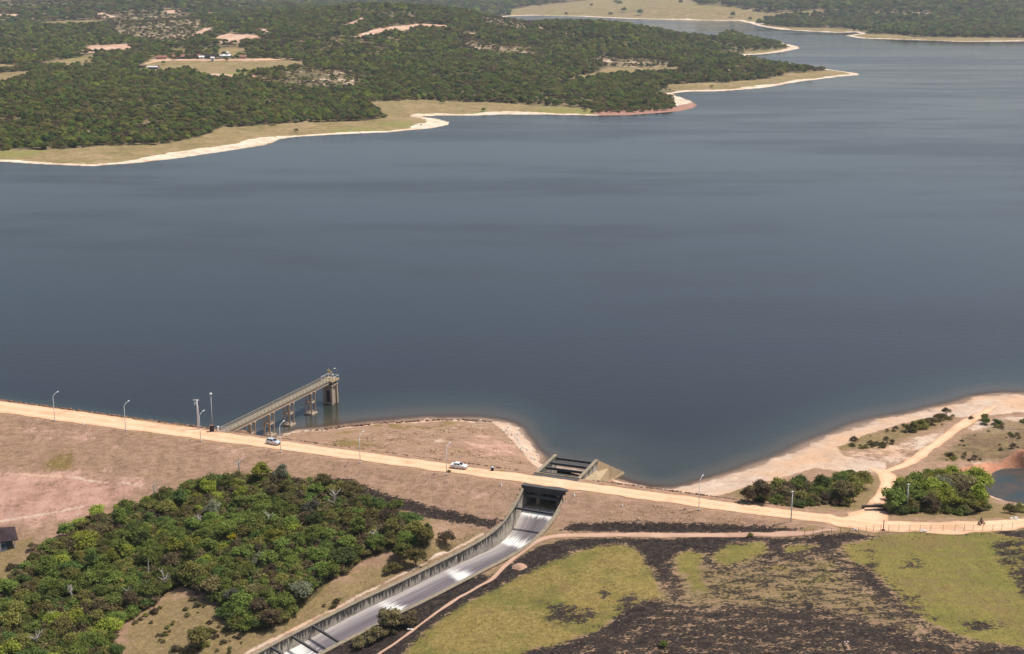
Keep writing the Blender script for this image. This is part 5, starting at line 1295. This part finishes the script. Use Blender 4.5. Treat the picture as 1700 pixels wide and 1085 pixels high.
m = MB(); prof = [(1.9, 0), (1.5, .35), (.9, .75), (.3, .95)]; n = 12; V = []; F = []
for r_, z_ in prof: V += [(math.cos(2 * math.pi * k / n) * r_ * (1 + .15 * math.sin(3 * k)), math.sin(2 * math.pi * k / n) * r_ * .8 * (1 + .12 * math.cos(2 * k)), z_ - .1) for k in range(n)]
for i in range(3): F += [(i * n + k, i * n + (k + 1) % n, i * n + n + (k + 1) % n, i * n + n + k) for k in range(n)]
F.append(tuple(3 * n + k for k in range(n))); m.add(V, F).build('heap', M['track'], o, True)
o = empty('culvert', tuple(G(1451, 845)), 'low dark culvert headwalls crossing the sandy side track', 'culvert')
for y in (-1.3, 1.3): MB().box((0, y, .25), (5.2, .35, .75), .1, .05).build('headwall', M['beam'], o)
for x in (-2.5, 2.5): MB().box((x, 0, .45), (.4, .4, .9), .1, .05).build('post', M['beam'], o)
o = empty('litter_bin', tuple(G(817.5, 781.5)), 'dark drum standing on the road edge right of the white car', 'drum')
MB().tube([(0, 0, 0), (0, 0, .35), (0, 0, .7), (0, 0, 1.05)], [.34, .36, .35, .34], 12).build('drum', M['gate'], o, True); MB().tube([(0, 0, 1.04), (0, 0, 1.1)], [.38, .36], 12).build('rim', M['galv'], o)

# wire fence along the field
fl = ground([(1335, 890.5), (1365, 888), (1395, 886), (1425, 884.5), (1450, 882), (1475, 881.3), (1510, 881.2), (1545, 881), (1585, 881), (1615, 881), (1648, 881), (1680, 878), (1730, 873)])
fl = smooth_line(list(fl), 3.6)
o = empty('wire_fence', tuple(fl[0]), 'thin post and wire fence between the road and the burnt field', 'fence')
for k, p in enumerate(fl):
    q = p - fl[0]; lean = rng.uniform(-.06, .06); MB().tube([(q[0], q[1], q[2] - .3), (q[0] + lean, q[1], q[2] + 1.5)], [.055, .045], 6).build('post', M['wood'], o)
for h in (.5, .9, 1.3): MB().tube([tuple(p - fl[0] + np.array([0, 0, h])) for p in fl], .012, 4).build('wire', M['cable'], o)

# ---------------------------------------------------------------- cars
def make_car(name, label, paint, kind):
    """x forward; origin on the ground under the middle"""
    o = empty(name, (0, 0, 0), label, 'car')
    Lh = 2.0 if kind == 'hatch' else 2.15; w = .84
    if kind == 'hatch': prof = [(-Lh, .38), (-Lh, .72), (-Lh + .06, .98), (.62, .98), (1.35, .88), (Lh - .05, .70), (Lh, .55), (Lh, .34), (1.75, .24), (-1.8, .24)]; gh = [(-1.93, .96), (-1.60, 1.45), (.02, 1.50), (.98, .93)]
    else: prof = [(-Lh, .40), (-Lh, .80), (-Lh + .1, .96), (-1.3, .99), (.70, .97), (1.45, .88), (Lh - .06, .70), (Lh, .55), (Lh, .34), (1.9, .24), (-1.95, .24)]; gh = [(-1.55, .97), (-.95, 1.43), (.05, 1.47), (1.08, .93)]
    b = MB(); n = len(prof); V = []; F = []
    for y, k in ((-w, .0), (-w * .93, .045), (w * .93, .045), (w, .0)):
        for x, z in prof: V.append((x * (1 - (.025 if abs(y) == w else 0)), y, z + (k if z > .6 else 0)))
    for i in range(3):
        for k in range(n): F.append((i * n + k, i * n + (k + 1) % n, i * n + n + (k + 1) % n, i * n + n + k))
    F += [tuple(range(n))[::-1], tuple(3 * n + k for k in range(n))]
    b.add(V, F).build('body', paint, o)
    (x0, z0), (x1, z1), (x2, z2), (x3, z3) = gh; wi = .62; wb_ = .78
    c = MB(); c.add([(x0, -wb_, z0), (x3, -wb_, z3), (x3, wb_, z3), (x0, wb_, z0), (x1, -wi, z1), (x2, -wi, z2), (x2, wi, z2), (x1, wi, z1)], [(4, 5, 6, 7), (0, 1, 5, 4), (1, 2, 6, 5), (2, 3, 7, 6), (3, 0, 4, 7)])
    cab = c.build('cabin', paint, o)
    def lerp(a, b_, t): return tuple(a[i] + (b_[i] - a[i]) * t for i in range(3))
    def quad(nm, A, B, C, D, e, out):       # glass pane inset by e in quad A B C D, pushed out
        def bl(u, v): return Vector(lerp(lerp(A, B, u), lerp(D, C, u), v)) + Vector(out)
        p = [bl(e, .14), bl(1 - e, .14), bl(1 - e, .9), bl(e, .9)]; q = [v - Vector(out) * 1.8 for v in p]
        MB().hexa(q, p).build(nm, M['glass'], o)
    quad('windscreen', (x3, -wb_, z3), (x3, wb_, z3), (x2, wi, z2), (x2, -wi, z2), .07, (.02, 0, .02)); quad('rear_window', (x0, wb_, z0), (x0, -wb_, z0), (x1, -wi, z1), (x1, wi, z1), .09, (-.02, 0, .015))
    for sy in (-1, 1):
        A, B, C, D = (x0, sy * wb_, z0), (x3, sy * wb_, z3), (x2, sy * wi, z2), (x1, sy * wi, z1)
        def at(u, v): return lerp(lerp(A, B, u), lerp(D, C, u), v)
        quad('side_window', at(.12, 0), at(.46, 0), at(.46, 1), at(.14, 1), .05, (0, sy * .02, .008)); quad('side_window', at(.49, 0), at(.90, 0), at(.95, 1), at(.49, 1), .05, (0, sy * .02, .008))
        MB().box((x3 - .22, sy * .93, .98), (.12, .2, .13), 0, .03).build('mirror', paint, o)
        MB().box((Lh - .06, sy * .58, .66), (.16, .36, .15), 0, .03).build('headlight', M['lens'], o); MB().box((-Lh + .02, sy * .62, .78), (.1, .28, .24), 0, .03).build('tail_light', M['red'], o)
        for x in (-1.27, 1.27):
            t = MB().tube([(x, sy * .84, .3), (x, sy * .64, .3)], .3, 16).build('wheel', M['tyre'], o); MB().tube([(x, sy * .855, .3), (x, sy * .80, .3)], .19, 12).build('rim', M['rim'], t)
    MB().box((Lh - .02, 0, .42), (.14, 1.5, .16), 0, .04).build('bumper', M['black'], o); MB().box((-Lh + .02, 0, .42), (.14, 1.5, .16), 0, .04).build('bumper', paint, o)
    MB().box((Lh - .0, 0, .60), (.08, .7, .1), 0, .02).build('grille', M['black'], o)
    return o
ang = math.atan2(DU[1], DU[0])
car = make_car('silver_car', 'small silver hatchback on the dam road near the pier', M['silver'], 'hatch'); car.location = tuple(W(454, 736.5, 8.11)); car.rotation_euler = (0, 0, ang - .12)
car = make_car('white_car', 'white sedan stopped on the dam road above the headland', M['white'], 'sedan'); car.location = tuple(W(762, 776.5, 8.11)); car.rotation_euler = (0, 0, ang + .06)

# motorcycle and its rider
mp = G(1629, 871.5); mo = empty('motorcycle', (mp[0], mp[1], mp[2] + .1), 'dark motorcycle ridden along the road at the right end', 'motorcycle', None, .15)
for x in (-.62, .66):
    m = MB(); NN = 16
    V = []; F = []
    for i in range(NN):
        a = 2 * math.pi * i / NN
        for j in range(6):
            b = 2 * math.pi * j / 6; rr = .27 + .05 * math.cos(b); V.append((x + rr * math.cos(a), .05 * math.sin(b), .31 + rr * math.sin(a)))
    for i in range(NN):
        for j in range(6): F.append((i * 6 + j, ((i + 1) % NN) * 6 + j, ((i + 1) % NN) * 6 + (j + 1) % 6, i * 6 + (j + 1) % 6))
    t = m.add(V, F).build('wheel', M['tyre'], mo); MB().tube([(x, -.04, .31), (x, .04, .31)], .2, 12).build('rim', M['rim'], t)
MB().tube([(-.62, .1, .31), (-.2, .1, .42), (.15, .1, .40)], .05, 6).build('swing_arm', M['black'], mo); MB().box((.02, 0, .45), (.45, .28, .36), 0, .06).build('engine', M['gate'], mo)
MB().tube([(.66, .0, .31), (.50, .0, .75), (.42, 0, 1.0)], .05, 6).build('fork', M['galv'], mo); MB().tube([(.36, -.34, 1.04), (.44, 0, 1.0), (.36, .34, 1.04)], .03, 6).build('handlebar', M['black'], mo)
MB().hexa([(-.05, -.12, .62), (.40, -.10, .70), (.40, .10, .70), (-.05, .12, .62)], [(-.08, -.15, .84), (.34, -.14, .90), (.34, .14, .90), (-.08, .15, .84)]).build('tank', M['red'], mo); MB().box((-.38, 0, .80), (.68, .26, .12), 0, .04).build('seat', M['black'], mo)
MB().box((.52, 0, .92), (.14, .2, .2), 0, .04).build('headlight', M['lens'], mo); MB().tube([(-.05, -.2, .3), (-.75, -.2, .36)], .05, 8).build('exhaust', M['rim'], mo)
MB().hexa([(-.98, -.08, .62), (-.5, -.1, .68), (-.5, .1, .68), (-.98, .08, .62)], [(-.98, -.07, .66), (-.5, -.09, .73), (-.5, .09, .73), (-.98, .07, .66)]).build('mudguard', M['black'], mo)
pe = empty('person', (mp[0], mp[1], mp[2] + .1), 'person in dark clothes riding the motorcycle', 'person', None, .15)
J = {'pel': ((-.28, 0, .95), .17), 'chest': ((-.16, 0, 1.25), .18), 'neck': ((-.08, 0, 1.47), .065), 'head': ((-.04, 0, 1.62), .11), 'crown': ((-.05, 0, 1.72), .10)}
for s, nm in ((1, 'l'), (-1, 'r')):
    J.update({'sh' + nm: ((-.12, s * .2, 1.38), .085), 'el' + nm: ((.08, s * .33, 1.16), .055), 'wr' + nm: ((.32, s * .33, 1.07), .04), 'ha' + nm: ((.39, s * .32, 1.06), .045), 'hi' + nm: ((-.25, s * .12, .92), .12), 'kn' + nm: ((.16, s * .22, .78), .08), 'an' + nm: ((.0, s * .22, .36), .05), 'to' + nm: ((.18, s * .23, .30), .045)})
ks = list(J); E_ = [('pel', 'chest'), ('chest', 'neck'), ('neck', 'head'), ('head', 'crown')]
for nm in 'lr': E_ += [('chest', 'sh' + nm), ('sh' + nm, 'el' + nm), ('el' + nm, 'wr' + nm), ('wr' + nm, 'ha' + nm), ('pel', 'hi' + nm), ('hi' + nm, 'kn' + nm), ('kn' + nm, 'an' + nm), ('an' + nm, 'to' + nm)]
me_ = bpy.data.meshes.new('body'); me_.from_pydata([J[k][0] for k in ks], [(ks.index(a), ks.index(b)) for a, b in E_], []); me_.update(); me_.materials.append(M['cloth'])
bo = bpy.data.objects.new('body', me_); COL.objects.link(bo); bo.parent = pe
sk = bo.modifiers.new('skin', 'SKIN'); 
for i, k in enumerate(ks): me_.skin_vertices[0].data[i].radius = (J[k][1],) * 2
me_.skin_vertices[0].data[0].use_root = True
bo.modifiers.new('sub', 'SUBSURF').levels = 1; bo.modifiers['sub'].render_levels = 2
bm = bmesh.new(); bmesh.ops.create_uvsphere(bm, u_segments=14, v_segments=9, radius=.145)
for v in bm.verts: v.co = Vector((v.co.x * 1.1 - .05, v.co.y, v.co.z + 1.68))
me_ = bpy.data.meshes.new('helmet'); bm.to_mesh(me_); bm.free(); me_.materials.append(M['helmet']); ob = bpy.data.objects.new('helmet', me_); COL.objects.link(ob); ob.parent = pe
MB().hexa([(.06, -.1, 1.60), (.10, -.06, 1.60), (.10, .06, 1.60), (.06, .1, 1.60)], [(.05, -.1, 1.73), (.10, -.06, 1.73), (.10, .06, 1.73), (.05, .1, 1.73)]).build('visor', M['glass'], pe)

# ---------------------------------------------------------------- dark-roofed house at the left edge
hp = G(-14, 908); ho_ = empty('house', (hp[0], hp[1], hp[2]), 'low house with dark hipped roof and white veranda post at the left edge', 'house', None, .42)
MB().box((0, 0, .12), (11.5, 8.2, .34)).build('veranda_slab', M['slab'], ho_)
MB().box((0, .9, 1.55), (9.6, 5.2, 2.6)).build('wall', M['shadewall'], ho_)
ov = (6.1, 4.5); zr = 2.75
rf = MB().add([(-ov[0], -ov[1], zr), (ov[0], -ov[1], zr), (ov[0], ov[1], zr), (-ov[0], ov[1], zr), (-2.4, 0, zr + 2.1), (2.4, 0, zr + 2.1), (-ov[0], -ov[1], zr - .18), (ov[0], -ov[1], zr - .18), (ov[0], ov[1], zr - .18), (-ov[0], ov[1], zr - .18)],
              [(0, 1, 5, 4), (1, 2, 5), (2, 3, 4, 5), (3, 0, 4), (0, 6, 7, 1), (1, 7, 8, 2), (2, 8, 9, 3), (3, 9, 6, 0), (6, 9, 8, 7)]).build('roof', M['rooftile'], ho_)
MB().bar((-2.5, 0, zr + 2.14), (2.5, 0, zr + 2.14), .22, .12).build('ridge_cap', M['stone'], rf)
for x in (-5.3, -1.7, 1.9, 5.3): MB().box((x, -3.7, 1.45), (.26, .26, 2.4)).build('veranda_post', M['white'], ho_)
for x in (5.3,): MB().box((x, 3.6, 1.45), (.26, .26, 2.4)).build('veranda_post', M['white'], ho_)
d_ = MB().box((-.5, -1.74, 1.25), (1.0, .1, 2.1)).build('door', M['wood'], ho_); MB().box((-.12, -1.82, 1.2), (.08, .08, .16)).build('handle', M['rim'], d_)
for x in (-3.2, 2.4):
    w_ = MB().box((x, -1.74, 1.7), (1.5, .1, 1.1)).build('window', M['white'], ho_); MB().box((x, -1.80, 1.7), (1.3, .06, .9)).build('pane', M['window'], w_)

# ---------------------------------------------------------------- far farm buildings
def farm(px, py, w, d, h, roof_h, wall, roof, label, rz=0., name='farm_house', nwin=3, lean=False):
    p = G(px, py); o = empty(name, tuple(p), label, 'house', 'far farm buildings', rz)
    MB().box((0, 0, h / 2 - .3), (w, d, h + .6)).build('wall', wall, o)
    e = .7
    MB().add([(-w / 2 - e, -d / 2 - e, h - .1), (w / 2 + e, -d / 2 - e, h - .1), (w / 2 + e, d / 2 + e, h - .1), (-w / 2 - e, d / 2 + e, h - .1), (-w / 2 - e, 0, h + roof_h), (w / 2 + e, 0, h + roof_h)], [(0, 1, 5, 4), (2, 3, 4, 5), (0, 4, 3), (1, 2, 5), (0, 3, 2, 1)]).build('roof', roof, o)
    for k in range(nwin):
        x = -w / 2 + w * (k + .5) / nwin
        if k == nwin // 2: MB().box((x, -d / 2 - .04, 1.05), (1.1, .12, 2.1)).build('door', M['wood'], o)
        else:
            q = MB().box((x, -d / 2 - .04, 1.6), (1.5, .12, 1.2)).build('window', M['slab'], o); MB().box((x, -d / 2 - .12, 1.6), (1.2, .06, .95)).build('pane', M['window'], q)
    return o
farm(269, 97.5, 12, 7, 2.8, 2.0, M['pinkwall'], M['terracotta'], 'pinkish farm house at the left end of the far drive', .1)
farm(297, 97, 15, 8, 3, 2.4, M['shadewall'], M['terracotta'], 'long brick-roofed barn left in the far farm row', .05, nwin=4)
farm(318, 96, 22, 8, 2.8, 2.6, M['pinkwall'], M['terracotta'], 'longest terracotta-roofed house of the far farm', .0, nwin=5)
farm(335, 98, 6, 5, 3.4, 1.2, M['plaster'], M['plaster'], 'little white cube house in the far farm row', .1, nwin=1)
farm(347, 96, 13, 7, 2.8, 2.2, M['shadewall'], M['rooftile'], 'dark-roofed shed between white houses of the far farm', .0, nwin=3)
o = farm(373, 96, 15, 7, 3.4, 1.8, M['plaster'], M['plaster'], 'bright white chapel-like house of the far farm', .05, nwin=4)
MB().box((4.2, -.5, 3.4), (3.0, 3.0, 7.4)).build('tower', M['plaster'], o); MB().add([(2.5, -2.2, 7.1), (5.9, -2.2, 7.1), (5.9, 1.2, 7.1), (2.5, 1.2, 7.1), (4.2, -.5, 9.3)], [(0, 1, 4), (1, 2, 4), (2, 3, 4), (3, 0, 4), (0, 3, 2, 1)]).build('tower_roof', M['plaster'], o)
farm(404, 97, 8, 6, 3, 2.0, M['pinkwall'], M['terracotta'], 'small pink house right of the white far house', .1)
farm(353, 101, 4, 4, 4.5, 1.0, M['plaster'], M['plaster'], 'narrow white kiosk in front of the far drive', .1, nwin=1)
farm(235, 113, 10, 4, 2.6, 1.0, M['shadewall'], M['rooftile'], 'dark open shed on the near grass of the far farm', .1, nwin=3)
farm(254, 114.5, 11, 5, 2.8, 1.2, M['shadewall'], M['slab'], 'grey-roofed shed on the near grass of the far farm', .1, nwin=3)

# lattice tower on the hill
def pylon(px, py, h, label):
    p = G(px, py); o = empty('transmission_tower', tuple(p), label, 'pylon')
    lv = [0, .2, .4, .58, .74, .88, 1.0]
    def wd_(f): return 3.2 * (1 - f) ** 1.2 + .55
    for sx, sy in ((-1, -1), (1, -1), (1, 1), (-1, 1)):
        m = MB()
        for a, b in zip(lv[:-1], lv[1:]): m.bar((sx * wd_(a), sy * wd_(a), a * h), (sx * wd_(b), sy * wd_(b), b * h), .42)
        m.build('leg', M['steel'], o)
    m = MB()
    for a, b in zip(lv[:-1], lv[1:]):
        for (x0, y0), (x1, y1) in (((-1, -1), (1, -1)), ((1, -1), (1, 1)), ((1, 1), (-1, 1)), ((-1, 1), (-1, -1))):
            m.bar((x0 * wd_(a), y0 * wd_(a), a * h), (x1 * wd_(b), y1 * wd_(b), b * h), .2); m.bar((x1 * wd_(a), y1 * wd_(a), a * h), (x0 * wd_(b), y0 * wd_(b), b * h), .2)
    m.build('bracing', M['steel'], o)
    for f in (.74, .86, .97):
        MB().bar((-5.5 * (1.2 - f * .4), 0, f * h), (5.5 * (1.2 - f * .4), 0, f * h), .4).build('crossarm', M['steel'], o)
pylon(766, 16, 42, 'grey lattice transmission tower on the far wooded hilltop')

# ---------------------------------------------------------------- air
hz = MB().hexa([(-9500, -450, -16), (9500, -450, -16), (9500, 15500, -16), (-9500, 15500, -16)], [(-9500, -450, 260), (9500, -450, 260), (9500, 15500, 260), (-9500, 15500, 260)])
t = NT('haze'); pv = t.n('ShaderNodeVolumePrincipled'); pv.inputs['Color'].default_value = (.80, .88, 1.0, 1); pv.inputs['Density'].default_value = 5.5e-5; pv.inputs['Anisotropy'].default_value = .2
t.l(pv.outputs[0], t.out.inputs['Volume'])
hzo = hz.build('haze', t.m); tag(hzo, 'thin pale blue haze over the whole valley', kind='stuff')
